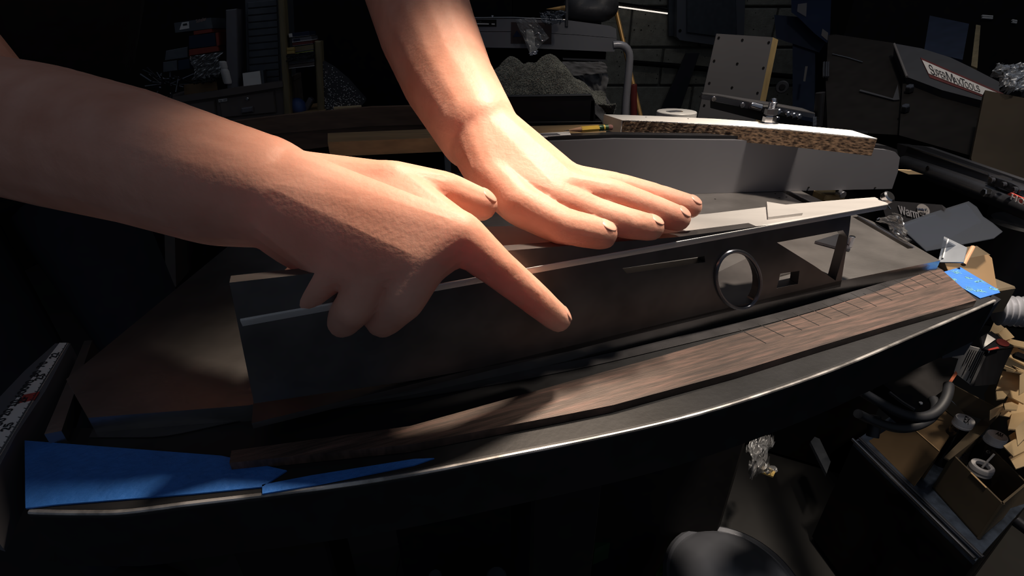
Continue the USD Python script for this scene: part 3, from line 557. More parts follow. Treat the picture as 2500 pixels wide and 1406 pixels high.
for n, (px, m_, lab, bk_) in enumerate([
    ([(472, 76), (517, 70), (518, 79), (473, 86)], 'red', 'thin red book just beneath the box with script lettering', .02),
    ([(461, 88), (525, 80), (528, 112), (461, 120)], 'navy', 'deep navy box with an orange right edge above the wide red box', .02),
    ([(461, 121), (532, 112), (534, 125), (461, 137)], 'red', 'wide flat red box in the left pile above the clear bag', .02),
    ([(405, 124), (458, 114), (458, 140), (402, 148)], 'slate', 'dim slate carton left of the wide red box', .02),
    ([(398, 152), (432, 147), (433, 172), (398, 177)], 'slate', 'dim dark carton at the left end of the lower row', .02),
    ([(434, 148), (462, 143), (464, 168), (435, 172)], 'navy', 'small navy carton under the dim slate carton', .02)]):
    vsolo('carton', px, LP, .12, M[m_], lab, 'box', bk_, .001)
vsolo('orange_divider', [(526, 80), (532, 79), (535, 111), (529, 112)], LP, .1, M['red'], 'narrow orange upright sheet at the right edge of the navy box', 'sheet', .019)
solo('clear_bag', crumple([W(468, 196, near(LP, .01)), W(532, 188, near(LP, .01)), W(536, 128, near(LP, .012)), W(470, 137, near(LP, .012))], amp=.02, seed=3), M['film'], 'crumpled clear plastic bag over the left pile of boxes', 'plastic bag', smooth=True)
solo('black_bag', crumple([W(474, 202, near(LP, .02)), W(534, 196, near(LP, .02)), W(530, 176, near(LP, .0)), W(480, 181, near(LP, .0))], amp=.025, seed=5, thick=.002), M['black'], 'shiny black plastic bag bulging out of the open brown carton', 'plastic bag', smooth=True)
rl_ = W(546, 202, near(LP, .0)); solo('paper_roll', lathe([(.009, 0), (.0105, .005), (.0105, .03), (.008, .036), (.0095, .04), (.0095, .052), (.006, .054)], rl_+[0, .02, -.004], n=24), M['paper'], 'small whitish bottle squeezed against the left side of the grey post', 'bottle')
# hardware heap on the left
hw = []
for k in range(26):
    p = W(370+RNG.uniform(0, 70), 185+RNG.uniform(0, 45), near(LP, RNG.uniform(-.02, .02))); q = RNG.normal(size=3)*.02; hw.append(tube([p, p+q*.5, p+q], .0022, 8))
solo('hardware_heap', join(hw), M['darksteel'], 'heap of small dark metal fittings left of the brown carton', 'fittings', kind='stuff')
# book stack
for px, m_, lab in [([(704, 82), (754, 76), (756, 87), (706, 92)], 'navy', 'dark blue book with white corner label, topmost in the stack between the posts'),
    ([(711, 94), (760, 88), (762, 98), (713, 103.5)], 'laminate', 'pale book with dark spine print, second in the stack between the posts'),
    ([(713, 104.5), (763, 99), (764, 107), (714, 113)], 'maroon', 'dark red book, third in the stack between the posts'),
    ([(716, 115), (765, 108), (766, 121), (718, 128)], 'olive', 'dull olive book under the dark red book'),
    ([(720, 129), (765, 122), (766, 126), (720, 133)], 'ygreen', 'thin lime green booklet under the olive book'),
    ([(700, 151), (767, 143), (768, 150), (701, 158)], 'slate', 'flat slate folder near the bottom of the stack between the posts'),
    ([(702, 159), (768, 151), (768, 161), (703, 168)], 'drawer', 'brown bound book at the bottom of the stack between the posts')]:
    b_ = thing('book', lab, 'book', W(*px[3], LP)); part(b_, 'cover', vp(px, near(LP, -.012), .12, .001), M[m_], smooth=False)
    ed = [(px[3][0], px[3][1]-1.6), (px[2][0], px[2][1]-1.6), px[2], px[3]]
    part(b_, 'page_edge', vp(ed, near(LP, -.0115), .1), M['paper'] if m_ in ('drawer', 'laminate') else M['mauve'], smooth=False)
    if m_ == 'laminate': part(b_, 'spine_band', vp([(716, 96), (732, 94), (733, 100), (717, 102)], near(LP, -.0115), .0006), M['navy'], smooth=False)
    if m_ == 'navy': part(b_, 'corner_label', vp([(704.5, 82.3), (713, 81.2), (714.5, 91), (706, 92)], near(LP, -.0115), .0006), M['paper'], 'white corner label', smooth=False)
for k, y in enumerate((117, 125)): vsolo('ochre_pad', [(700, y), (718, y-2), (719, y+5.6), (700, y+7.6)], LP, .02, M['ochre'], ('upper', 'lower')[k]+' of two small ochre pads beside the wooden post', 'pad', .0, .001)
solo('glossy_sleeve', crumple([W(700, 150, near(LP, .004)), W(768, 143, near(LP, .004)), W(766, 127, near(LP, -.004)), W(702, 134, near(LP, -.004))], amp=.008, seed=11, thick=.002), M['black'], 'glossy black plastic sleeves stacked under the lime booklet', 'sleeve', smooth=True)
c_ = W(728, 262, near(LP, -.05)); solo('blue_ball', to_tm(ell(c_, (.024, .024, .026))), M['cobalt'], 'dull blue ball in the dark compartment between the posts', 'ball', smooth=True)
solo('offcut_block', box(W(752, 258, near(LP, -.05)), (.014, .02, .05), 0, .002, np.array([[.8, 0, .6], [0, 1, 0], [-.6, 0, .8]])), M['mauve'], 'grey block leaning in the dark compartment beside the blue ball', 'block')
vsolo('shelf_board', [(690, 284), (792, 270), (793, 275), (690, 291)], LP, .2, M['tan'], 'pale shelf board under the blue ball and posts', 'shelf', -.01)
solo('dark_filler_left', box((-.95, 2.05, .1), (1.9, .4, 1.99)), M['matte'], 'tall dark cupboard added to darken the view behind the shelves on the left', 'backdrop')  # added black box, stands in for the darkness behind the shelves
solo('dark_filler_mid', box((.17, 2.3, .1), (.34, .35, 1.99)), M['matte'], 'dark locker added to darken the gap behind the long grey machine', 'backing')  # black box added so the area above the grey machine stays dark
solo('dark_filler_right', box((1.72, 1.95, .1), (1.1, .3, 1.99), -12), M['matte'], 'tall black slab added to darken the view behind the drum sander', 'cabinet')  # added in place of the unlit right background
gp = [(786, 150), (812, 165), (848, 195), (893, 246), (880, 262), (788, 270)]
sc_ = vsolo('speckled_cloth', gp, LP, .05, M['charcoal'], 'black cloth with glittering specks hanging right of the shelf posts', 'cloth', .02)
spk = []
gpoly = Polygon(gp)
from shapely.geometry import Point
while len(spk) < 260:
    x, y = RNG.uniform(788, 890), RNG.uniform(155, 268)
    if gpoly.contains(Point(x, y)) and RNG.uniform() < (y-130)/130: spk.append(box(W(x, y, near(LP, -.0196)), (RNG.uniform(.001, .003), .0008, RNG.uniform(.001, .0025)), RNG.uniform(-30, 30), .0001))
part(sc_, 'specks', join(spk), M['lid'], kind='stuff')
vsolo('pale_strip', [(814, 263), (880, 259), (882, 261), (815, 268)], LP, .02, M['manila'], 'pale wood strip lying in front of the speckled cloth', 'strip', .0)
bw = thing('work_bench', 'dim brown wooden bench top running behind the forearms at the left', 'bench', H(700, 330, -.06))
BP = wall(H(700, 290, .03), 9)
part(bw, 'front_board', vp([(470, 318), (540, 300), (700, 281), (905, 262), (1180, 255), (1180, 300), (900, 308), (560, 335), (480, 346)], BP, .02), M['darkwood'], smooth=False)
part(bw, 'lower_rail', vp([(480, 346), (560, 335), (900, 308), (1180, 300), (1180, 330), (900, 345), (480, 400)], near(BP, -.015), .02), M['darkwood'], smooth=False)
for px in (620, 1120): p = W(px, 310, BP)+BP[1]*.03; part(bw, 'leg', box([p[0], p[1]+.03, (p[2]-.02+FLOOR_Z)/2], (.05, .05, p[2]-.02-FLOOR_Z), 9), M['darkwood'])

# ================================================================== grey machine, tray and towel at the centre back
DP = wall(D(1280, 80, 1.25), 0)
dm = vth('grey_machine', 'long grey machine head with a black name plate at the centre back', 'machine', DP,
    [('upper_cover', [(1020, 52), (1100, 44), (1250, 43), (1385, 49), (1490, 63), (1504, 70), (1506, 93), (1400, 84), (1250, 77), (1080, 77), (1030, 80)], .0, .26, M['greymach']),
     ('lower_cover', [(1030, 80.5), (1080, 78), (1250, 78), (1400, 85), (1506, 94), (1500, 126), (1480, 126), (1300, 118), (1120, 115), (1040, 117)], .0, .26, M['greymach']),
     ('underside', [(1060, 118), (1300, 119), (1480, 127), (1478, 150), (1385, 146), (1380, 200), (1080, 200)], .05, .2, M['matte']),
     ('shelf_lip', [(1374, 142), (1482, 146), (1482, 150), (1374, 146)], .0, .1, M['charcoal'])], (1280, 200))
for sx in (1100, 1440):
    p = W(sx, 190, near(DP, -.15)); part(dm, 'stand_leg', box([p[0], p[1], (p[2]+FLOOR_Z)/2], (.06, .06, p[2]-FLOOR_Z)), M['greymach'])
lp_ = part(dm, 'name_plate', vp([(1147, 48), (1212, 48), (1212, 65), (1147, 65)], near(DP, .001), .003), M['matte'], 'black name plate', smooth=False)
part(lp_, 'plate_lettering', text('DELTA', near(DP, .001), (1156.5, 54), (1175.5, 54), (1156.5, 50.5)), M['laminate'], smooth=False)
part(lp_, 'white_bar', vp([(1162, 56.2), (1193.5, 57), (1193.5, 60), (1162, 59.5)], near(DP, .0015), .001), M['paper'], smooth=False); part(lp_, 'white_bar', vp([(1200, 57), (1208, 57.3), (1208, 60.4), (1200, 60)], near(DP, .0015), .001), M['paper'], smooth=False)
lg = part(dm, 'logo_plate', vp([(1248, 54), (1347, 56), (1346, 108), (1247, 106)], near(DP, .001), .003), M['maroondark'] if 'maroondark' in M else M['matte'], 'dark square plate with a blue triangle', smooth=False)
part(lg, 'logo_triangle', vp([(1262, 74), (1274, 90), (1252, 90)], near(DP, .0018), .001), M['bluepaint'], smooth=False)
for x, y in ((1092, 42), (1144, 40), (1202, 41)): part(dm, 'cover_screw', disc(W(x, y+2, near(DP, -.03)), .004, .005, n=12), M['steel'])
part(dm, 'cover_trim', tube([W(x, y, near(DP, .001)) for x, y in ((1060, 47.5), (1100, 43.8), (1250, 42.6), (1385, 48.6))], .0014, 8), M['steel'])
part(dm, 'upright_bar', vp([(1381, -10), (1388, -10), (1387, 66), (1380, 65)], near(DP, .004), .012, .001), M['charcoal'])
# bags on the machine
HB = near(DP, .03)
hb = thing('hanging_bag', 'clear zip bag with white contents hanging over the front of the grey machine', 'plastic bag', W(1290, 135, HB))
part(hb, 'bag_film', crumple([W(1258, 48, HB), W(1305, 42, HB), W(1342, 92, HB), W(1294, 136, near(HB, .004))], amp=.006, seed=8), M['film'], smooth=True)
bwm = vp([(1285, 72), (1299, 71), (1306, 92), (1306, 112), (1313, 118), (1308, 128), (1293, 131), (1293, 114), (1286, 100)], near(HB, -.0005), .004)
part(hb, 'white_contents', bwm, M['bagwhite'], smooth=False)
part(hb, 'wire', tube(curve([W(1304, 86, near(HB, .002)), W(1318, 84, near(HB, .002)), W(1321, 97, near(HB, .002)), W(1331, 98, near(HB, .002))], 16), .0009, 8), M['steel'])
part(hb, 'foil', crumple([W(1293, 128, near(HB, .004)), W(1313, 122, near(HB, .004)), W(1314, 133, near(HB, .004)), W(1294, 136, near(HB, .004))], 12, 8, .008, 2), M['chrome'], smooth=False)
solo('film_bundle', crumple([W(1310, 34, near(HB, .0)), W(1378, 26, near(HB, .0)), W(1378, 56, near(HB, .02)), W(1330, 62, near(HB, .02))], amp=.02, seed=17), M['film2'], 'loose clear plastic film lying on top of the grey machine', 'plastic film', smooth=True)
solo('dark_sack', soft([ell(W(1440, 26, near(DP, -.12)), (.075, .06, .03)), ell(W(1465, 14, near(DP, -.12)), (.05, .05, .04)), ell(W(1410, 18, near(DP, -.12)), (.04, .05, .035))], .012, 3), M['sack'], 'slumped dark grey sack on the right end of the grey machine', 'sack', smooth=True)
a, b = W(1334, 22, near(DP, -.03)), W(1384, 19.5, near(DP, -.03)); solo('pointed_punch', lathe([(.0003, 0), (.0055, np.linalg.norm(b-a)*.75), (.0062, np.linalg.norm(b-a))], a, b-a, 16), M['brass'], 'tapered brass point lying above the grey machine', 'punch')
# canvas apron below
solo('canvas_cover', join(crumple([W(1385, 152, near(DP, .0)), W(1478, 150, near(DP, .0)), W(1490, 300, near(DP, .02)), W(1400, 300, near(DP, .02))], 30, 30, .018, 21, 6., .003), crumple([W(1372, 150, near(DP, .03)), W(1480, 152, near(DP, .03)), W(1482, 178, near(DP, .035)), W(1372, 188, near(DP, .035))], 24, 12, .012, 23, 6., .003)), M['canvas'], 'grey canvas cover hanging below the right end of the grey machine', 'canvas cover', smooth=True)
# bent pipe
PP = near(DP, .06)
solo('bent_pipe', tube(curve([W(1497, 111, PP), W(1512, 109.5, PP), W(1527, 115, PP), W(1536, 130, PP), W(1537, 150, PP), W(1533, 200, PP), W(1528, 260, PP), W(1527, 330, PP), W(1527, 520, PP)], 50), .0092, 18), M['pipe'], 'bent grey steel pipe handle right of the grey machine', 'pipe')
a, b = W(1540, 280, PP), W(1552, 206, PP); t_ = thing('red_handle_tool', 'dark red cylinder handle standing beside the bent pipe', 'tool handle', a)
a, b = W(1547, 345, PP), W(1547, 206, PP)
part(t_, 'grip', lathe([(.0085, 0), (.0085, np.linalg.norm(b-a)*.98), (.0078, np.linalg.norm(b-a))], a, b-a, 22), M['maroon']); part(t_, 'hole', disc(b, .0022, .0008, n=12), M['matte'])
a, b = W(1500, 10, near(DP, -.2)), W(1575, 330, near(DP, -.1)); solo('gold_rod', tube([a, (a+b)/2, b], .0062, 12), M['brass'], 'thin golden wooden rod leaning behind the bent pipe', 'rod')
# tray and towel
TPl = wall(D(1300, 270, .86), 0)
ty = thing('black_tray', 'long black tray with the towel heaped in it behind the fence', 'tray', W(1300, 300, TPl))
part(ty, 'front_panel', vp([(1140, 239), (1445, 233), (1452, 246), (1454, 297), (1140, 304)], TPl, .008, .001), M['charblack'] if 'charblack' in M else M['black'], smooth=False)
part(ty, 'top_lip', vp([(1140, 236), (1444, 231), (1446, 235), (1140, 240)], near(TPl, .003), .016, .001), M['charcoal'], smooth=False)
part(ty, 'base_strip', vp([(1140, 299), (1470, 296), (1472, 304), (1140, 308)], near(TPl, .006), .20, .001), M['black'], smooth=False)
part(ty, 'seam_strip', vp([(1210, 250), (1213.5, 250), (1213.5, 283), (1210, 283)], near(TPl, .001), .003), M['charcoal'], smooth=False)
part(ty, 'side_panel', prism([W(1452, 246, TPl), W(1454, 297, TPl), W(1454, 297, TPl)+[0, .18, 0], W(1452, 246, TPl)+[0, .18, 0]], (-.006, 0, 0)), M['black'], smooth=False)
# the towel: heaped sheet
TQ = wall(D(1300, 220, .95), 0)
ox = np.array([1120, 1145, 1170, 1200, 1222, 1245, 1270, 1300, 1318, 1335, 1352, 1372, 1395, 1425, 1445, 1470, 1485]); oy = np.array([215, 196, 180, 176, 170, 158, 152, 155, 150, 148, 153, 168, 190, 208, 230, 262, 282])
xi = PchipInterpolator(ox, oy); Y0 = TPl[0][1]+.012; nu, nv = 110, 60; V = np.zeros((nv, nu, 3)); zb = W(1300, 262, TPl)[2]
for i, px_ in enumerate(np.linspace(1120, 1485, nu)):
    rp = W(px_, float(xi(px_)), TQ)
    for j, v_ in enumerate(np.linspace(0, 1, nv)):
        y = Y0+v_*.2; c0 = math.sin(min(1, v_/.48)*math.pi/2)**.8 if v_ < .48 else math.cos((v_-.48)/.52*math.pi/2)
        V[j, i] = [rp[0]*(y-EYE[1])/(rp[1]-EYE[1])*.35+rp[0]*.65, y, zb+(rp[2]-zb)*c0]
for fx_, fy_, fr, ft, am in ((1180, .35, 40, .18, -.008), (1235, .4, 22, .3, .012), (1262, .3, 14, .3, -.012), (1340, .35, 30, .3, .012), (1300, .3, 12, .25, -.006)):
    U_, T_ = np.meshgrid(np.linspace(1120, 1485, nu), np.linspace(0, 1, nv)); V[..., 2] += am*np.exp(-((U_-fx_-60*(T_-fy_))/fr)**2-((T_-fy_)/ft)**2)
V[..., 2] += (meshkit.fbm(V*38, 3, 2)-.5)*.012
F = [[j*nu+i, j*nu+i+1, (j+1)*nu+i+1] for j in range(nv-1) for i in range(nu-1)]+[[j*nu+i, (j+1)*nu+i+1, (j+1)*nu+i] for j in range(nv-1) for i in range(nu-1)]
tw = trimesh.Trimesh(V.reshape(-1, 3), F, process=False)
tw_ = thing('towel', 'dark grey-green terry towel heaped in the black tray', 'towel', [tw.bounds[:, 0].mean(), tw.bounds[:, 1].mean(), tw.bounds[0, 2]])
part(tw_, 'cloth', tw, M['towel'], smooth=True)
pts, fid = trimesh.sample.sample_surface(tw, 26000, seed=3); nn = tw.face_normals[fid]; nn[nn[:, 2] < 0] *= -1
cv = []; 
rr_ = RNG.normal(size=pts.shape)*.55
for k in range(len(pts)):
    d = N3(nn[k]+rr_[k]); p = pts[k]; cv += [p, p+d*.0022, p+d*.0034+np.array([rr_[k][1], rr_[k][2], -.8])*.0009]
bpath = tw_+'/terry_pile'; bc = UsdGeom.BasisCurves.Define(stage, bpath); bc.CreateTypeAttr('linear'); bc.CreateCurveVertexCountsAttr(Vt.IntArray([3]*len(pts)))
bc.CreatePointsAttr(Vt.Vec3fArray.FromNumpy((np.array(cv)-BASE[tw_]).astype(np.float32))); bc.CreateWidthsAttr(Vt.FloatArray([.0011])); bc.SetWidthsInterpolation('constant')
UsdShade.MaterialBindingAPI.Apply(bc.GetPrim()).Bind(M['pile']); meta(bc.GetPrim(), kind='stuff')
part(tw_, 'care_tag', crumple([W(1173, 181, near(TQ, .06)), W(1180, 180, near(TQ, .06)), W(1177, 199, near(TQ, .07)), W(1171, 196, near(TQ, .07))], 6, 6, .002, 3), M['canvas'])

# ================================================================== back wall things
WPn = wall((0, 3.085, 0), 0)
def far(px, d=0, t=.05, b=0): return vp(px, near(WPn, d+t), t, b)
eb_ = thing('electric_panel', 'grey metal electrical box with inset door mounted on the block wall', 'electrical box', W(1720, 80, WPn))
part(eb_, 'back_box', far([(1633, -20), (1800, -20), (1800, 86), (1633, 88)], 0, .03), M['slate'], smooth=False)
part(eb_, 'front_plate', far([(1653, -20), (1820, -20), (1815, 118), (1744, 110), (1660, 98), (1652, 90)], .03, .05, .0), M['greymach'], smooth=False)
part(eb_, 'door', far([(1677, -20), (1797, -20), (1800, 95), (1747, 89), (1677, 80)], .08, .012, .004), M['slate'], smooth=False)
part(eb_, 'plate_screw', disc(W(1660, 75, near(WPn, .08)), .008, .004, (0, -1, 0), 12), M['matte'])
solo('wall_conduit', tube([W(1545, 153, near(WPn, .03)), W(1640, 160, near(WPn, .03)), W(1760, 172, near(WPn, .03)), W(1990, 192, near(WPn, .03))], .014, 14), M['matte'], 'black conduit running across the block wall behind the white panel', 'conduit')
solo('wall_shadow_strip', vp([(1676, 130), (1708, 130), (1650, 300), (1600, 300)], near(WPn, .06), .02, .002), M['charcoal'], 'dark strip standing in for a diagonal shadow on the block wall', 'board', smooth=False)  # dark slab takes the place of a diagonal shadow on the blocks
M['glow'] = usdkit.material(stage, '/World/Looks/strip_glow', {'e': ('emission', {'color': (1, .9, .8), 'strength': 1.0})}, [], surface='e.emission')
lt = thing('glowing_strip', 'thin glowing strip high on the block wall', 'bright_line', W(1565, 26, near(WPn, .1)))  # emissive thin strip with a dark rod behind it
a, b = W(1500, 15, near(WPn, .1)), W(1630, 33, near(WPn, .1)); part(lt, 'tube', tube([a, (a+b)/2, b], .0035, 8), M['glow']); part(lt, 'housing', tube([a+[0, .015, .012], (a+b)/2+[0, .015, .012], b+[0, .015, .012]], .011, 10), M['matte'])
# white drilled panel
HPn = wall(D(1790, 200, 1.02), -6)
wp_ = thing('drilled_panel', 'white drilled panel with a plywood edge standing upright behind the chipboard', 'panel', W(1775, 297, HPn))
part(wp_, 'face', vp([(1749, 82), (1887, 91), (1842, 310), (1700, 300)], HPn, .004), M['panel'], smooth=False)
part(wp_, 'ply_core', prism([W(*p, near(HPn, -.0042)) for p in ((1758, 83), (1887, 91), (1842, 310), (1712, 301))], HPn[1]*.022+np.array([0, 0, 0])), M['ply'], smooth=False)
e1, e2 = W(1887, 91, near(HPn, -.004)), W(1842, 310, near(HPn, -.004)); e3, e4 = W(1843, 310, near(HPn, -.02)), W(1900, 97, near(HPn, -.02))
part(wp_, 'edge_strip', trimesh.convex.convex_hull(np.array([e1, e2, W(1857, 308, near(HPn, -.012)), W(1900, 97, near(HPn, -.012)), e1+HPn[1]*.016, e2+HPn[1]*.016])), M['ply'], smooth=False)
for x, y in ((1278, 462), (1567, 490), (1890, 520), (1222, 745), (1505, 780), (1825, 832), (1163, 1017), (1440, 1072), (1753, 1138), (1100, 1290)):
    part(wp_, 'drilled_hole', disc(W(1500+x/5.02, y/5.02, HPn)-HPn[1]*.0004, .0024, .0008, -HPn[1], 12), M['matte'])
tr_ = H(1652, 274, zt-.002); rp = D(1652, 273, .76); rr0 = .03
tp = thing('tape_roll', 'pale roll of tape lying behind the chipboard strip', 'tape roll', rp-[0, 0, .03])
part(tp, 'roll', lathe([(rr0*.98, -.028), (rr0, -.026), (rr0, 0), (rr0*.97, .001), (.0095, .001), (.0095, -.028)], rp, n=40), M['white']); part(tp, 'core', lathe([(.0092, -.028), (.0092, .0006), (.0075, .0006), (.0075, -.028)], rp, n=24), M['card'])
part(tp, 'torn_end', box(rp+[-.006, -.004, .0012], (.02, .012, .001), 20, .0002), M['laminate'])

solo('roll_stand', box((rp[0], rp[1], (rp[2]-.0305+FLOOR_Z)/2), (.05, .05, rp[2]-.0305-FLOOR_Z-.001)), M['matte'], 'dark post behind the fence that the tape roll rests on', 'post')

# black sliding bracket with rollers
KP = wall(D(1830, 260, .80), -8)
kb = thing('slide_bracket', 'black steel slide bracket with chrome rollers in front of the white drilled panel', 'bracket', W(1830, 300, KP))
part(kb, 'top_bar', loft([[W(x, y, KP), W(x, y+h, KP), W(x, y+h, KP)+KP[1]*dpt, W(x, y, KP)+KP[1]*dpt] for x, y, h, dpt in ((1713, 231, 11, .012), (1760, 237, 13, .03), (1832, 251, 16, .045), (1900, 262, 12, .05), (1990, 279, 10, .055))]), M['darksteel'], smooth=False)
part(kb, 'top_skin', loft([[W(x, y, KP)+KP[1]*.001+[0, 0, .0015], W(x, y, KP)+KP[1]*.001, W(x, y, KP)+KP[1]*dpt, W(x, y, KP)+KP[1]*dpt+[0, 0, .0015]] for x, y, dpt in ((1715, 230.5, .012), (1760, 236.5, .03), (1832, 250.5, .047), (1900, 261.5, .052), (1990, 278.5, .058))]), M['panel'], smooth=False)
part(kb, 'lower_plate', vp([(1736, 247), (1838, 268), (1990, 300), (1990, 318), (1862, 296), (1736, 264)], near(KP, -.004), .006), M['black'], smooth=False)
a, b = W(1832, 257, near(KP, .006)), W(1858, 263, near(KP, .006)); part(kb, 'roller', lathe([(.0052, 0), (.0058, .002), (.0058, np.linalg.norm(b-a)), (.005, np.linalg.norm(b-a)+.001)], a, b-a, 20), M['chrome'])
part(kb, 'roller_housing', box(W(1866, 266, near(KP, .002)), (.016, .014, .014), -8, .003), M['black'])
for x, y in ((1742, 241.6), (1812, 257)): part(kb, 'rivet', disc(W(x, y, KP), .0042, .0025, -KP[1], 16), M['chrome'])
for x, y in ((1900, 272), (1922, 278), (1936, 281), (1949, 284), (1895, 290)): part(kb, 'cap_screw', disc(W(x, y, near(KP, .002)), .0045, .006, -KP[1], 16, .0015), M['chrome'])
part(kb, 'spring', join([tube([W(1991, y, near(KP, .0))+[-.004, 0, 0], W(1993, y-1, near(KP, .003)), W(1997, y-.6, near(KP, .0))], .0009, 6) for y in np.arange(287, 308, 2.8)]), M['steel'], kind='stuff')
part(kb, 'black_column', tube([W(2003, 226, near(KP, -.01)), W(2000, 260, near(KP, -.01)), W(1996, 312, near(KP, -.01))], .0068, 16), M['black'])
part(kb, 'support_arm', box(W(1960, 330, near(KP, -.05)), (.2, .02, .02), -8), M['black'])
part(kb, 'foot_column', box([*W(1960, 330, near(KP, -.05))[:2], (W(1960, 330, near(KP, -.05))[2]+FLOOR_Z)/2], (.03, .03, W(1960, 330, near(KP, -.05))[2]-FLOOR_Z)), M['black'])

# blue machine
UPl = wall(D(1960, 60, 1.5), -30)
bm_ = vth('blue_machine', 'deep blue painted machine arm with two pale stickers at the upper right', 'machine', UPl,
    [('arm', [(1932, -30), (2030, -30), (2026, 90), (2019, 105), (1989, 82), (1947, 41), (1932, 30)], .0, .12, M['bluepaint']),
     ('lower_casing', [(1890, 36), (1946, 41), (1988, 83), (2015, 104), (2000, 128), (1915, 100), (1895, 92)], .05, .12, M['navy']),
     ('sticker', [(1948, 10), (1970, 7), (1968, 41), (1946, 28)], -.001, .002, M['laminate'], 'pale sticker'), ('sticker', [(2008, 70), (2022, 80), (2020, 99), (2005, 86)], -.001, .002, M['panel'], 'pale sticker'),
     ('column', [(1935, 100), (1990, 120), (1985, 500), (1935, 500)], .06, .06, M['navy'])], (1960, 300))
part(bm_, 'wheel', disc(W(1910, 212, near(UPl, .02)), .019, .012, -UPl[1], 32), M['charcoal']); part(bm_, 'wheel_hub', disc(W(1910, 212, near(UPl, .033)), .009, .004, -UPl[1], 24), M['black'])
part(bm_, 'guide_strip', vp([(1966, 162), (1972, 162), (1966, 199), (1961, 198)], near(UPl, .02), .004), M['panel'], smooth=False)

# drum sander
SPl = plane3(D(2215, 188, .98), D(2400, 243, .86), D(2250, 118, 1.02))
sm = thing('drum_sander', 'black drum sander head with a white and red name band at the right', 'sander', W(2210, 330, SPl)*[1, 1, 0]+[0, 0, FLOOR_Z])
part(sm, 'slanted_cover', vp([(2183, 106), (2250, 118), (2320, 140), (2368, 163), (2440, 200), (2440, 262), (2400, 246), (2300, 220), (2215, 188)], SPl, .10), M['charcoal'], smooth=False)
part(sm, 'cover_edge', tube([W(2183, 107, near(SPl, .001)), W(2197, 143, near(SPl, .001)), W(2214, 187, near(SPl, .001))], .0022, 8), M['panel'])
part(sm, 'head_casing', vp([(2022, 86), (2040, 84), (2183, 105), (2216, 190), (2205, 330), (2020, 320), (2016, 200)], near(SPl, -.03), .25), M['matte'], smooth=False)
part(sm, 'lower_casing', vp([(2205, 186), (2440, 258), (2440, 400), (2195, 330)], near(SPl, -.015), .2), M['matte'], smooth=False)
part(sm, 'red_band', vp([(2247, 140), (2450, 228), (2445, 252), (2270, 189)], near(SPl, .001), .0012), M['maroon'], smooth=False)
lbn = part(sm, 'name_band', vp([(2251, 146), (2450, 233), (2440, 247), (2267, 179)], near(SPl, .0022), .0014), M['paper'], 'white name band', smooth=False)
def sm_text(s, a, b, up): part(lbn, 'name_lettering', text(s, near(SPl, .0022), a, b, up, bold=False), M['ink'], smooth=False)
sm_text('S', (2273, 181), (2284, 185), (2264.5, 157)); sm_text('UPER', (2282, 183.5), (2313, 196), (2275, 166)); sm_text('M', (2312, 196), (2331, 203), (2306, 175)); sm_text('AX', (2329, 203), (2350, 211), (2324, 187)); sm_text('T', (2346, 210), (2359, 215), (2342, 190)); sm_text('OOLS', (2357, 214), (2394, 226), (2353, 199))
for x, y, r in ((2220, 223, .0075), (2210, 271, .0072)): part(sm, 'hex_bolt', hexnut(W(x, y, near(SPl, -.013)), r, .012, -SPl[1]), M['darksteel'], smooth=False)
part(sm, 'slot_trim', tube([W(2032, 132, near(SPl, -.028)), W(2070, 141, near(SPl, -.028)), W(2106, 152, near(SPl, -.028))], .0012, 8), M['steel'])
for x in (2012, 2018, 2023): part(sm, 'column', tube([W(x, 152, near(SPl, -.02)), W(x-1, 170, near(SPl, -.02)), W(x-1, 188, near(SPl, -.02))], .0022, 10), M['darksteel'])
part(sm, 'hinge_plate', vp([(2100, 218), (2180, 240), (2192, 206), (2196, 243), (2182, 244), (2098, 222)], near(SPl, -.026), .006), M['charcoal'], smooth=False)
part(sm, 'pedestal', box([*(W(2180, 330, near(SPl, -.14))[:2]), -.46], (.3, .2, .86), -25), M['matte'])
vsolo('blue_folder', [(2270, 38), (2366, 58), (2350, 146), (2256, 124)], near(SPl, -.12), .02, M['navy'], 'dark navy upright folder standing behind the sander head', 'folder')
vsolo('wooden_stake', [(2383, 60), (2394, 62), (2386, 166), (2371, 160)], near(SPl, -.12), .02, M['olive'], 'dim olive wooden stake behind the sander right of the folder', 'stake')
CPL = wall(np.array([1.72, 1.95, 0])-np.array([.208, .978, 0])*.15, -12)
for k, (x, y, w) in enumerate(((2410, 41, 26), (2476, 52, 11))):
    solo('wire_clip', tube([W(x-w/2, y-3, near(CPL, .003)), W(x+w/2, y-1, near(CPL, .003)), W(x+w/2, y+4, near(CPL, .003)), W(x-w/2, y+2, near(CPL, .003))], .0028, 6), M['paper'], ('longer', 'shorter')[k]+' bright metal catch on the black slab at the top right', 'catch')
solo('clear_pouch', join(crumple([D(2420, 165, .80), D(2530, 150, .80), D(2530, 228, .78), D(2450, 222, .78)], amp=.03, seed=31), crumple([D(2432, 160, .79), D(2530, 170, .79), D(2520, 225, .77), D(2445, 215, .77)], amp=.02, seed=33)), M['film'], 'crumpled clear pouch lying on the sander at the right edge', 'plastic bag', smooth=True)
bbp = plane3(D(2405, 220, .80), D(2372, 395, .76), D(2500, 440, .72))
vsolo('brown_board', [(2405, 220), (2530, 245), (2530, 466), (2385, 404), (2373, 396), (2371, 386)], bbp, .012, M['board'], 'dull brown fibreboard sheet standing at the right edge', 'board')

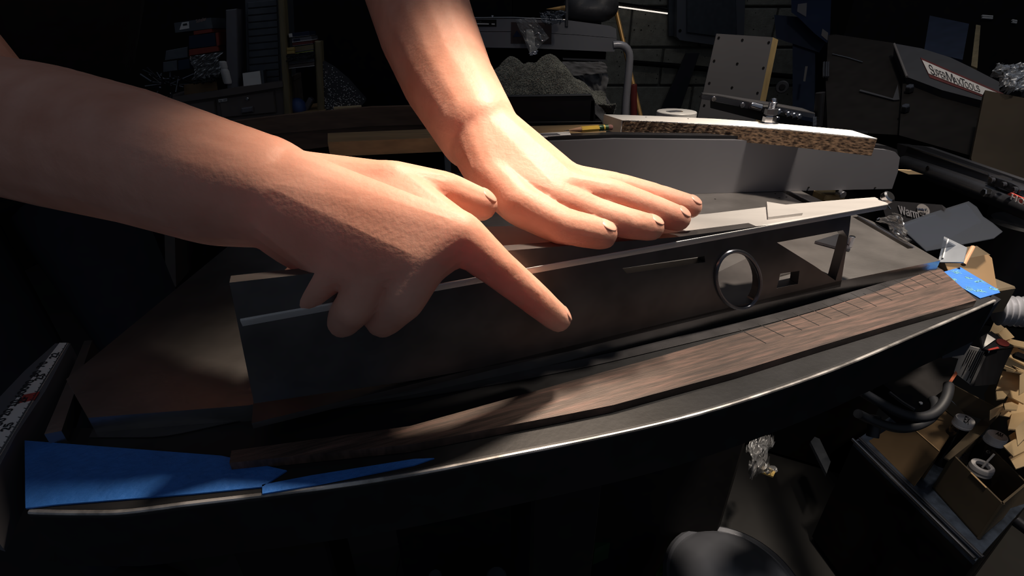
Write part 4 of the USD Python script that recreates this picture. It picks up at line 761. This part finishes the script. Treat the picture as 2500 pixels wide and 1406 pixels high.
# steel rail at the right
RP = plane3(D(2217, 370, .86), D(2417, 440, .68), D(2217, 388, .858))
rs = thing('steel_rail', 'dark steel rail with a round bar and bolted plate descending at the right edge', 'rail', W(2300, 420, RP))
part(rs, 'upper_bar', vp([(2190, 350), (2217, 358), (2417, 427), (2560, 478), (2560, 545), (2408, 457), (2266, 404), (2190, 380)], RP, .02, 0), M['darksteel'], smooth=False)
part(rs, 'highlight_edge', tube([W(x, y, near(RP, .0012)) for x, y in ((2217, 358), (2300, 386), (2360, 407), (2415, 426))], .0016, 8), M['steel'])  # brighter steel strip puts the top edge highlight into the material
part(rs, 'top_shelf', prism([W(2200, 353, RP), W(2417, 427, RP), W(2560, 478, RP), W(2560, 478, RP)+[.06, .06, 0], W(2200, 353, RP)+[.06, .06, 0]], (0, 0, -.004)) if 0 else vp([(2200, 352), (2260, 358), (2560, 462), (2560, 476), (2417, 425), (2217, 356)], near(RP, -.012), .01), M['charcoal'], smooth=False)
part(rs, 'round_bar', tube([W(x, y, near(RP, .012)) for x, y in ((2205, 398), (2268, 420), (2340, 446), (2410, 472), (2450, 488), (2560, 530))], .0125, 22), M['darksteel'], smooth=True)
part(rs, 'bar_hole', disc(W(2266, 410, near(RP, .0235)), .0035, .0016, -RP[1], 14), M['matte'])
part(rs, 'clamp_block', vp([(2412, 426), (2434, 434), (2428, 482), (2404, 474)], near(RP, .016), .02, .002), M['darksteel'])
part(rs, 'bolt_plate', vp([(2417, 427), (2470, 445), (2487, 454), (2491, 464), (2484, 474), (2470, 470), (2425, 452)], near(RP, .02), .008, .001), M['darksteel'])
for x, y in ((2426, 441), (2454, 452), (2481, 464)): part(rs, 'socket_bolt', disc(W(x, y, near(RP, .021)), .0042, .0045, -RP[1], 18), M['darksteel'])
part(rs, 'hex_bolt', hexnut(W(2414, 471, near(RP, .026)), .0055, .007, -RP[1]), M['steel'], smooth=False)
stc = part(rs, 'red_sticker', vp([(2459, 474), (2466, 470), (2560, 512), (2560, 530), (2495, 498)], near(RP, .028), .003), M['redink'], 'red sticker', smooth=False); part(stc, 'sticker_lettering', text('HOM', near(RP, .0285), (2466, 485), (2520, 512), (2470, 472), bold=True), M['paper'], smooth=False)
part(rs, 'rail_bracket', box(W(2240, 385, near(RP, -.12))+[.04, .03, -.01], (.04, .10, .03), -30), M['matte'])
solo('thin_rail', tube([W(x, y, near(RP, -.2)) for x, y in ((2222, 315), (2290, 330), (2374, 347), (2420, 356))], .003, 10), M['darksteel'], 'thin dark rail under the sander above the bolted steel rail', 'rail')
solo('paper_scrap', vp([(2188, 414), (2227, 416), (2255, 426), (2219, 426)], wall(D(2215, 420, .74), 0), .004), M['manila'], 'small pale scrap of card right of the fence end', 'scrap', smooth=False)

# ================================================================== packets and boxes right of the table
QP = plane3(D(2195, 505, .66), D(2270, 535, .60), D(2190, 555, .64))
pk = thing('black_packet', 'black packet with white lettering and an oval sticker beyond the table end', 'packet', W(2230, 560, QP))
part(pk, 'packet_body', vp([(2150, 488), (2300, 500), (2330, 600), (2180, 590)], QP, .02), M['black'], smooth=False)
part(pk, 'lettering', text('Warm', near(QP, .0005), (2196, 521), (2246, 535), (2193, 502), bold=True), M['laminate'], smooth=False)
ov = [(2253+15*math.cos(t)+4*math.sin(t)*0, 512+14*math.sin(t)+3*math.cos(t)) for t in np.linspace(0, 2*math.pi, 28, endpoint=False)]
os_ = part(pk, 'oval_sticker', vp(ov, near(QP, .001), .001), M['panel'], 'grey oval sticker', smooth=False); part(os_, 'sticker_script', text('Lindy F.', near(QP, .001), (2240, 512), (2266, 515), (2239.5, 507)), M['navy'], smooth=False); part(os_, 'sticker_lettering', text('PICK', near(QP, .001), (2246, 521), (2262, 524), (2245.7, 517), bold=True), M['ink'], smooth=False)
G1 = plane3(D(2173, 555, .56), D(2365, 491, .62), D(2265, 610, .50))
solo('clear_sleeve', vp([(2173, 556), (2263, 523), (2365, 491), (2385, 505), (2400, 528), (2425, 545), (2448, 565), (2427, 581), (2360, 594), (2262, 612), (2208, 563)], near(G1, .002), .0008), M['film2'], 'large clear plastic sleeve jutting out beyond the table end', 'plastic sleeve', smooth=False)
solo('sleeve_content', vp([(2205, 548), (2360, 497), (2395, 540), (2300, 592), (2262, 604), (2215, 566)], near(G1, -.004), .004), M['navy'], 'dark navy sheet inside the large clear plastic sleeve', 'sheet', smooth=False)
solo('film_scrap', crumple([H(2138, 540, TZ+.002), H(2192, 517, TZ+.02), H(2210, 566, TZ+.012), H(2224, 590, TZ+.003)], 22, 14, .012, 41), M['film'], 'crumpled clear film scrap on the right edge of the table', 'plastic film', smooth=True)
for k, (a, b) in enumerate((((2168, 502), (2174, 510)), ((2141, 536), (2147, 532)))): 
    p, q = D(*a, .6), D(*b, .6); solo('string_end', tube([p, (p+q)/2, q], .0009, 6), M['steel'], ('upper', 'lower')[k]+' of two short bright wire ends beside the black packet', 'wire')
T1 = plane3(D(2305, 577, .52), D(2361, 604, .49), D(2292, 621, .505))
tg = thing('clear_tag', 'small clear plastic sheet standing in the open carton', 'plastic sheet', W(2320, 625, T1)); part(tg, 'sheet', vp([(2305, 577), (2361, 604), (2352, 640), (2290, 640)], T1, .0012), M['laminate2'] if 'laminate2' in M else M['film2'], smooth=False); part(tg, 'bright_fold', tube([W(2315, 584, near(T1, .001)), W(2308, 605, near(T1, .001)), W(2302, 630, near(T1, .001))], .0007, 6), M['paper'])
a, b = D(2375, 603, .50), D(2352, 646, .49); solo('wooden_stick', tube([a, (a+b)/2, b], .0021, 10), M['pencilwood'], 'short pale wooden stick leaning in the open carton', 'stick')
B1 = plane3(D(2292, 645, .51), D(2415, 621, .55), D(2433, 700, .52))
oc = thing('open_carton', 'open brown cardboard carton behind the blue-taped beam end', 'carton', W(2380, 700, B1))
part(oc, 'front_flap', vp([(2290, 644), (2412, 621), (2422, 630), (2436, 715), (2344, 690)], B1, .003), M['card'], smooth=False)
part(oc, 'back_flap', vp([(2330, 605), (2385, 600), (2418, 622), (2300, 650)], near(B1, -.04), .003), M['cardd'], smooth=False)
part(oc, 'carton_body', box(W(2385, 680, near(B1, -.04))+[0, 0, -.02], (.06, .05, .035), 15), M['cardd'])
rp_ = [H(2315, 640, -.02), H(2430, 700, -.02)]
solo('corrugated_hose', (lambda a, b: lathe([(.0165+(.0028 if k % 2 else 0)-(.0006 if k % 4 == 0 else 0), k*.0028) for k in range(46)], a, b-a, 30))(D(2432, 757, .62), D(2560, 765, .60)), M['hose'], 'ribbed pale grey hose sticking out past the beam end', 'hose', smooth=60)
for nm, x, y, r, lab in (('dark_drum', 2480, 655, .05, 'round black drum in the dark above the ribbed hose'),):
    solo(nm, disc(D(x, y, .75)+[.03, .04, -.06], r, .12, n=40, b=.004), M['black'], lab, 'drum')

# white and black carton with print
C1 = plane3(D(2413, 856, .70), D(2354, 841, .73), D(2374, 942, .72))
wc = thing('printed_carton', 'black carton with a white printed side below the end of the beam', 'carton', W(2374, 942, C1))
part(wc, 'white_side', vp([(2330, 835), (2413, 856), (2374, 943), (2320, 902)], C1, .003), M['paper'], 'white printed side', smooth=False)
for k in range(9):
    t0 = k/9; L = (.9, .95, .8, .9, .6, .5, .75, .4, .5)[k]; a0 = (2408-t0*46, 861-t0*9); b0 = (a0[0]-38*L, a0[1]+80*L); w = .8
    part(wc, 'text_line', vp([(a0[0], a0[1]), (a0[0]+w*1.6, a0[1]+w*.6), (b0[0]+w*1.6, b0[1]+w*.6), b0], near(C1, .0008), .0006), M['ink'], smooth=False)
C2 = plane3(D(2413, 856, .70), D(2474, 847, .76), D(2430, 937, .735))
part(wc, 'black_side', vp([(2413, 856), (2474, 847), (2432, 938), (2374, 943)], C2, .003), M['black'], smooth=False)
C3 = plane3(D(2413, 855, .70), D(2474, 846, .76), D(2415, 812, .78))
part(wc, 'black_top', vp([(2400, 852), (2413, 855), (2474, 846), (2420, 808), (2395, 822)], near(C3, .001), .003), M['black'], smooth=False)
part(wc, 'white_flap', vp([(2411, 815), (2431, 828), (2400, 850)], near(C3, .004), .001), M['white'], smooth=False)
ovl = [(2449+16*math.cos(t), 836+8*math.sin(t)+5*math.cos(t)) for t in np.linspace(0, 2*math.pi, 28, endpoint=False)]
lo_ = part(wc, 'red_oval', vp(ovl, near(C3, .003), .001), M['maroon'], 'dark red oval mark', smooth=False)
part(wc, 'red_patch', vp([(2412, 852), (2436, 846), (2440, 850), (2416, 855)], near(C3, .003), .001), M['redink'], smooth=False)

# manila offcuts
MB = -.42
def piece(px, z, tilt, thick=.0025):
    P = [H(x, y, z) for x, y in px]; c = np.mean(P, 0); P = [p+np.array([0, 0, (p-c)[0]*tilt[0]+(p-c)[1]*tilt[1]]) for p in P]
    n = N3(np.cross(P[1]-P[0], P[2]-P[0])); n = -n if n[2] > 0 else n; o = P[0]; P = [p-n*((p-o)@n) for p in P]
    return prism(P, n*thick)
CARD_LABELS = ['topmost buff card offcut, touching the beam end', 'second buff card offcut, partly under the topmost one', 'wide buff card offcut below the two topmost ones', 'narrow buff card offcut by the black clip', 'small buff offcut left of the black clip', 'large pale buff sheet right of the black clip', 'long buff offcut beside the printed carton', 'broad buff offcut in the middle of the pile', 'small pointed buff offcut beside the raised carton flap', "short buff offcut in the middle of the pile's left edge", 'broad buff offcut at the right edge below the middle', 'narrow buff offcut just above the AM bottle cap', 'long buff strip right of the AM bottle cap', 'second lowest buff strip of the pile', 'lowest buff strip of the pile', 'tiny buff offcut touching the carton flap', 'small buff offcut at the right edge near the clip', 'tilted little buff offcut above the long strip']
lst = [([(2426, 787), (2452, 802), (2440, 810), (2417, 809)], -.30), ([(2455, 801), (2481, 816), (2454, 830), (2426, 812)], -.31), ([(2461, 817), (2530, 840), (2520, 862), (2473, 846), (2452, 829)], -.32),
    ([(2474, 849), (2520, 866), (2510, 890), (2462, 874)], -.34), ([(2461, 878), (2484, 899), (2470, 915), (2447, 905)], -.34), ([(2484, 870), (2540, 890), (2520, 945), (2470, 930)], -.36), ([(2448, 905), (2520, 920), (2500, 985), (2432, 950)], -.38),
    ([(2470, 950), (2540, 930), (2530, 1010), (2455, 990)], -.39), ([(2432, 955), (2475, 940), (2452, 975), (2428, 985)], -.36), ([(2450, 985), (2500, 960), (2480, 1005), (2446, 1012)], -.38), ([(2475, 1000), (2550, 985), (2530, 1060), (2465, 1040)], -.40),
    ([(2462, 1022), (2500, 1004), (2520, 1016), (2468, 1042)], -.41), ([(2468, 1055), (2540, 1020), (2550, 1045), (2480, 1075)], -.43), ([(2455, 1080), (2540, 1040), (2560, 1075), (2480, 1105)], -.42), ([(2470, 1105), (2560, 1070), (2560, 1120), (2490, 1130)], -.43),
    ([(2418, 1000), (2444, 992), (2447, 1004), (2422, 1016)], -.40), ([(2490, 915), (2540, 900), (2540, 930), (2500, 945)], -.33), ([(2480, 1045), (2502, 1025), (2512, 1060), (2490, 1080)], -.37)]
for k, (px_, z) in enumerate(lst):
    solo('card_offcut', piece(px_, z, RNG.uniform(-.35, .35, 2)), M['manila'] if k % 4 else M['kraftpale'] if 'kraftpale' in M else M['manila'], CARD_LABELS[k], 'card offcut', group='buff card offcuts piled at the right edge', smooth=False)
solo('offcut_bin', hp([(2450, 880), (2560, 800), (2620, 1120), (2520, 1150)], -.47, .0995), M['cardd'], 'low brown bin under the pile of buff card offcuts', 'bin', smooth=False)
solo('black_clip', box(H(2494, 872, -.31), (.016, .022, .010), 30, .003), M['black'], 'black spring clip on the buff card pile', 'clip')

# tray, boxes, bottles
SZ = -.57
tr2 = thing('tool_tray', 'dark navy metal tray with a bright front edge holding the cartons at lower right', 'tray', H(2300, 1200, SZ))
q0, q1 = H(2085, 1078, SZ), H(2382, 1370, SZ); bk2 = H(2520, 1215, SZ)-q1; 
part(tr2, 'tray_floor', prism([q0, q1, q1+bk2, q0+bk2*1.6], (0, 0, -.01)), M['bluepaint2'] if 'bluepaint2' in M else M['navy'], smooth=False)
d_ = N3(q1-q0); nrm = N3(np.cross([0, 0, 1], d_)); nrm = -nrm if nrm@(EYE-q0) < 0 else nrm
part(tr2, 'tray_rim', tube([q0+[0, 0, .008]+nrm*.006, (q0+q1)/2+[0, 0, .008]+nrm*.006, q1+[0, 0, .008]+nrm*.006], .0035, 10), M['steel'], 'bright rim')
part(tr2, 'rim_lip', tube([q0+[0, 0, .008]-nrm*.010, (q0+q1)/2+[0, 0, .008]-nrm*.010, q1+[0, 0, .008]-nrm*.010], .003, 10), M['darksteel'])
part(tr2, 'tray_cabinet', prism([q0+[0, 0, -.011], q1+[0, 0, -.011], q1+bk2+[0, 0, -.011], q0+bk2*1.6+[0, 0, -.011]], (0, 0, -.3)), M['matte'], smooth=False)
def dropz(p, ty):
    lo, hi = 0, .5
    for _ in range(40):
        m_ = (lo+hi)/2; lo, hi = (m_, hi) if pix(p-[0, 0, m_])[1] < ty else (lo, m_)
    return lo
bz1 = SZ+.075
E1, E2, E3 = H(2205, 1025, bz1), H(2293, 1102, bz1), H(2342, 1029, bz1)
h1 = bz1-SZ; dv = E3-E2
b1 = thing('kraft_box', 'closed brown cardboard box with a glued seam at the front of the tray', 'box', (E1+E3)/2-[0, 0, h1])
part(b1, 'box_body', prism([E1, E2, E2+dv, E1+dv], (0, 0, -h1), bevel=.0015), M['card'], smooth=False)
part(b1, 'front_flap', prism([E1, E2, E2+(H(2230, 1186, SZ+.001)-E2), E1+(H(2120, 1076, SZ+.001)-E1)], N3(np.cross(E2-E1, H(2230, 1186, SZ)-E2))*.002), M['card'], smooth=False)
part(b1, 'seam_edge', tube([E1+[0, 0, .0008], (E1+E2)/2+[0, 0, .0008], E2+[0, 0, .0008]], .0008, 6), M['kraftedge'])
A1, A2, A3, A4 = H(2324, 1108, SZ+.09), H(2449, 1231, SZ+.09), H(2510, 1180, SZ+.09), H(2392, 1064, SZ+.09)
b2 = thing('open_box', 'open olive-brown cardboard box holding the bottle with the ring lid', 'box', (A1+A3)/2-[0, 0, .09])
for nm, p, q in (('front_wall', A1, A2), ('side_wall', A2, A3), ('back_wall', A3, A4), ('side_wall', A4, A1)):
    t_ = N3(np.cross([0, 0, 1.], q-p))*.003; part(b2, nm, prism([p, q, q-[0, 0, .089], p-[0, 0, .089]], t_), M['cardd'], smooth=False)
part(b2, 'box_base', prism([p-[0, 0, .086] for p in (A1, A2, A3, A4)], (0, 0, -.003)), M['cardd'], smooth=False)
part(b2, 'front_rim', tube([A1*.6+A2*.4, (A1+A2)/2, A1*.3+A2*.7], .0012, 6), M['kraftedge'])
A5 = H(2300, 970, SZ+.075); bkb = thing('flap_box', 'tall brown carton with its dark flap raised behind the lidded bottles', 'box', H(2360, 1000, SZ))
F1 = plane3(D(2338, 1090, .93), D(2445, 997, .98), D(2340, 1070, .945))
part(bkb, 'raised_flap', prism([H(2310, 1112, SZ+.09), H(2445, 995, SZ+.11), H(2437, 1012, SZ+.09), H(2318, 1122, SZ+.08)], (0, 0, -.02)) if 0 else hp([(2305, 1116), (2400, 1020), (2445, 994), (2440, 1012), (2395, 1062), (2318, 1122)], SZ+.10, .003), M['cardd'], smooth=False)
part(bkb, 'carton_back', vp([(2318, 935), (2440, 1000), (2400, 1025), (2355, 1010), (2312, 965)], plane3(D(2318, 935, .93), D(2440, 1000, .93), D(2355, 1012, .96)), .003), M['cardd'], smooth=False)
part(bkb, 'carton_side', hp([(2312, 970), (2365, 1015), (2340, 1028), (2290, 985)], SZ+.07, .06), M['cardd'], smooth=False)
def bottle(x, y, z, r, lab, mark=None, mk=None):
    o = H(x, y, z); t = thing('bottle', lab, 'bottle', [o[0], o[1], SZ+.001]); hgt = o[2]-.018-SZ-.001
    part(t, 'glass_body', lathe([(r*1.2, 0), (r*1.25, .004), (r*1.25, hgt*.7), (r*.9, hgt*.92), (r*.85, hgt)], [o[0], o[1], SZ+.001], n=28), M['glass'])
    cp = part(t, 'screw_cap', lathe([(r, -.018), (r*1.02, -.002), (r*.95, 0), (0.0005, .0)], o, n=36), M['lid'])
    part(t, 'cap_ring', lathe([(r*1.03, -.0172), (r*1.05, -.0165), (r*1.05, -.0135), (r*1.03, -.013)], o, n=36), M['lid'])
    if mark: part(cp, 'marker_lettering', text(mark, (o+np.array([0, 0, .0]), np.array([0, 0, -1.])), *mk, bold=True), M['ink'], smooth=False)
    return t, o
bottle(2357, 1022, SZ+.115, .0150, 'dark bottle with a white cap lettered EX in a box outline', 'EX', ((2351, 1029), (2364, 1037), (2356, 1015)))
bottle(2436, 1062, SZ+.115, .0150, 'dark bottle with a white cap lettered AM beside the buff cards', 'AM', ((2430, 1060), (2446, 1068), (2434, 1053)))
bottle(2292, 968, SZ+.10, .0135, 'dark bottle with a scribbled white cap behind the black hose', 'Luk', ((2285, 965), (2299, 973), (2288, 958)))
o = H(2400, 1136, SZ+.075); t = thing('ring_lid_bottle', 'dark jar with white ring lid and brush rod in the open box', 'bottle', [o[0], o[1], SZ+.005])
part(t, 'glass_body', lathe([(.019, 0), (.021, .004), (.021, .045), (.0165, .056), (.0155, .062)], [o[0], o[1], SZ+.005], n=28), M['glass'])
part(t, 'ring_lid', lathe([(.0172, -.016), (.0178, -.015), (.0172, -.011), (.0172, -.009), (.0178, -.008), (.0172, -.002), (.0165, 0), (.0105, 0), (.0105, -.012)], o, n=40), M['lid']); part(t, 'inner_disc', disc(o+[0, 0, -.012], .0105, .006, n=28), M['matte'])
part(t, 'brush_rod', tube([o+[.001, 0, -.006], o+[.004, .001, .006], o+[.010, .002, .026]], .0016, 10), M['paper'])
NP = plane3(H(2386, 1067, SZ+.082), H(2334, 1106, SZ+.082), H(2362, 1138, SZ+.03)); nt = thing('note_paper', 'white paper note with blue handwriting tucked in the open box', 'paper', W(2362, 1120, NP)); part(nt, 'sheet', vp([(2386, 1067), (2388, 1072), (2364, 1138), (2340, 1122), (2334, 1106)], NP, .0006), M['panel'], smooth=False)
for k in range(4): part(nt, 'handwriting', tube(curve([W(2352+k*4+(j % 2)*2.5-j*1.5, 1096-k*5+j*5.5, near(NP, .0006)) for j in range(6)], 24), .0004, 5), M['navy'])
# black case and hoses
K1 = plane3(D(2155, 941, .72), D(2235, 1001, .68), D(2337, 885, .72)); kc = thing('black_case', 'black metal case under the right end of the beam with a small bright catch', 'case', W(2235, 1001, K1))
part(kc, 'case_face', vp([(2140, 925), (2235, 1002), (2297, 957), (2320, 935), (2340, 875), (2250, 860)], K1, .05), M['matte'], smooth=False); part(kc, 'case_trim', tube([W(2172, 958, near(K1, .001)), W(2205, 983, near(K1, .001)), W(2233, 1000, near(K1, .001))], .0022, 8), M['charcoal']); part(kc, 'catch', disc(W(2247, 986, near(K1, .001)), .0026, .003, -K1[1], 12), M['chrome'])
solo('orange_tag', vp([(2333, 905), (2338, 912), (2318, 942), (2312, 938)], near(K1, .003), .002), M['redorange'] if 'redorange' in M else M['red'], 'orange tag on the edge of the black case', 'tag', smooth=False)
solo('black_hose', tube(curve([D(2100, 955, .62), D(2130, 972, .62), D(2194, 1006, .61), D(2262, 1016, .61), D(2303, 985, .62), D(2316, 940, .64)], 50), .0058, 16), M['rubber'], 'upper black rubber hose looping in front of the cartons', 'hose')
solo('black_hose', tube(curve([D(2095, 1010, .62), D(2139, 1030, .62), D(2194, 1045, .61), D(2245, 1036, .61), D(2282, 1008, .62), D(2278, 975, .64)], 50), .0058, 16), M['rubber'], 'lower black rubber hose looping in front of the cartons', 'hose')
solo('cable_plug', tube([D(2138, 1015, .63), D(2134, 1040, .63), D(2130, 1066, .63)], .0075, 14, rr=[.006, .0075, .007]), M['rubber'], 'stubby black cable plug hanging at the left of the hoses', 'plug')
solo('steel_tube', tube([H(2482, 1272, SZ-.02), H(2520, 1300, SZ-.02), H(2560, 1330, SZ-.02)], .011, 18), M['darksteel'], 'short steel tube end at the right edge below the tray', 'tube')

# ================================================================== floor level clutter
def fl(x, y, z=-.72): return H(x, y, z)
solo('blue_strap', prism([fl(1979, 1078), fl(1989, 1066), fl(2001, 1071), fl(2028, 1127), fl(2018, 1156)], (0, 0, -.01)), M['slate'], 'slate blue flat strap hanging in the dark left of the tray', 'strap', smooth=False)
cb_ = fl(1795, 1425, -.66); silver = lathe([(.001, -.0), (.05, .004), (.095, .02), (.118, .055), (.122, .09), (.116, .095), (.110, .092), (.09, .11), (.05, .128), (.02, .132), (.001, .132)], cb_-[0, 0, .1], n=48)
solo('silver_bowl', silver, M['silverbag'], 'large round silver covered pan on the floor at bottom right of centre', 'pan')
solo('pan_stand', disc([cb_[0], cb_[1], FLOOR_Z+.001], .11, cb_[2]-.1-FLOOR_Z-.003, n=32), M['matte'], 'dark round stool under the silver pan', 'stool')
solo('clear_wrap', crumple([fl(1828, 1160, -.6), fl(1880, 1150, -.6), fl(1888, 1064, -.62), fl(1842, 1066, -.62)], amp=.05, seed=51), M['film'], 'crumpled clear wrap above the silver pan', 'plastic film', smooth=True)
solo('yellow_tag', prism([fl(1872, 1138, -.62), fl(1894, 1150, -.62), fl(1888, 1163, -.62), fl(1859, 1152, -.62)], (0, 0, -.004)), M['ochre'], 'small yellow tag under the clear wrap', 'tag', smooth=False)
JZ = -.70; jp = (np.array([0, 0, JZ]), np.array([0, 0, -1.]))
jr = thing('jar_packet', 'yellow and green jar packet with printed lettering in the dark at the bottom centre', 'packet', fl(1450, 1290, JZ-.05))
part(jr, 'yellow_panel', hp([(1358, 1300), (1404, 1244), (1450, 1340), (1430, 1420), (1400, 1380)], JZ, .05), M['ochredark'] if 'ochredark' in M else M['olive'], smooth=False)
part(jr, 'green_panel', hp([(1405, 1243), (1520, 1225), (1532, 1250), (1500, 1320), (1452, 1340)], JZ, .05), M['green'], smooth=False)
part(jr, 'white_panel', hp([(1440, 1232), (1468, 1226), (1520, 1262), (1490, 1300)], JZ+.001, .002), M['panel'], smooth=False)
part(jr, 'lettering', text('Quart Jar', jp, (1486, 1270), (1448, 1228), (1494, 1262), bold=True, lift=.0015), M['ink'], smooth=False); part(jr, 'lettering', text('BPA FREE', jp, (1398, 1328), (1396, 1270), (1389, 1328), bold=True, lift=.0015), M['ink'], smooth=False)
gs = thing('green_packet', 'green packet with pale lines at the bottom edge beside the silver pan', 'packet', fl(1640, 1380, JZ-.03)); part(gs, 'packet_body', hp([(1602, 1400), (1630, 1352), (1652, 1374), (1678, 1402), (1650, 1430), (1600, 1440)], JZ, .03), M['greenpack'] if 'greenpack' in M else M['green'], smooth=False)
part(gs, 'pale_line', hp([(1612, 1400), (1651, 1373), (1652, 1375), (1614, 1402)], JZ+.001, .001), M['ygreen'], smooth=False)
cpt = [fl(1672+k*3.2, 1372+k*5, JZ) for k in range(7)]
solo('spring_coil', join([tube([p+[-.012, .004, 0], p+[0, 0, .008], p+[.014, -.004, 0]], .0018, 8) for p in cpt]), M['steel'], 'bright coiled spring between the green packet and the silver pan', 'spring', kind='stuff')
for k, (x, y, r, lab) in enumerate(((1062, 1400, .022, 'dark navy bottle at the bottom edge left of the larger one'), (1212, 1400, .034, 'larger dark navy bottle at the bottom edge centre'))):
    o = fl(x, y, -.62); t = thing('floor_bottle', lab, 'bottle', [o[0], o[1], FLOOR_Z+.001]); hh = o[2]-FLOOR_Z
    part(t, 'bottle_body', lathe([(r*.95, 0), (r, .006), (r, hh*.72), (r*.45, hh*.86), (r*.42, hh*.93)], [o[0], o[1], FLOOR_Z+.001], n=28), M['navy']); part(t, 'bottle_cap', disc([o[0], o[1], FLOOR_Z+hh*.93], r*.5, hh*.06), M['slate'])
t = thing('floor_carton', 'dim dark carton on the floor under the left half of the beam', 'carton', fl(830, 1372, -.8)); part(t, 'carton_body', hp([(640, 1380), (820, 1350), (838, 1372), (700, 1420)], -.72, .17), M['black'], smooth=False); part(t, 'end_label', hp([(819, 1352), (837, 1347), (838, 1368), (822, 1374)], -.719, .002), M['slate'], smooth=False)
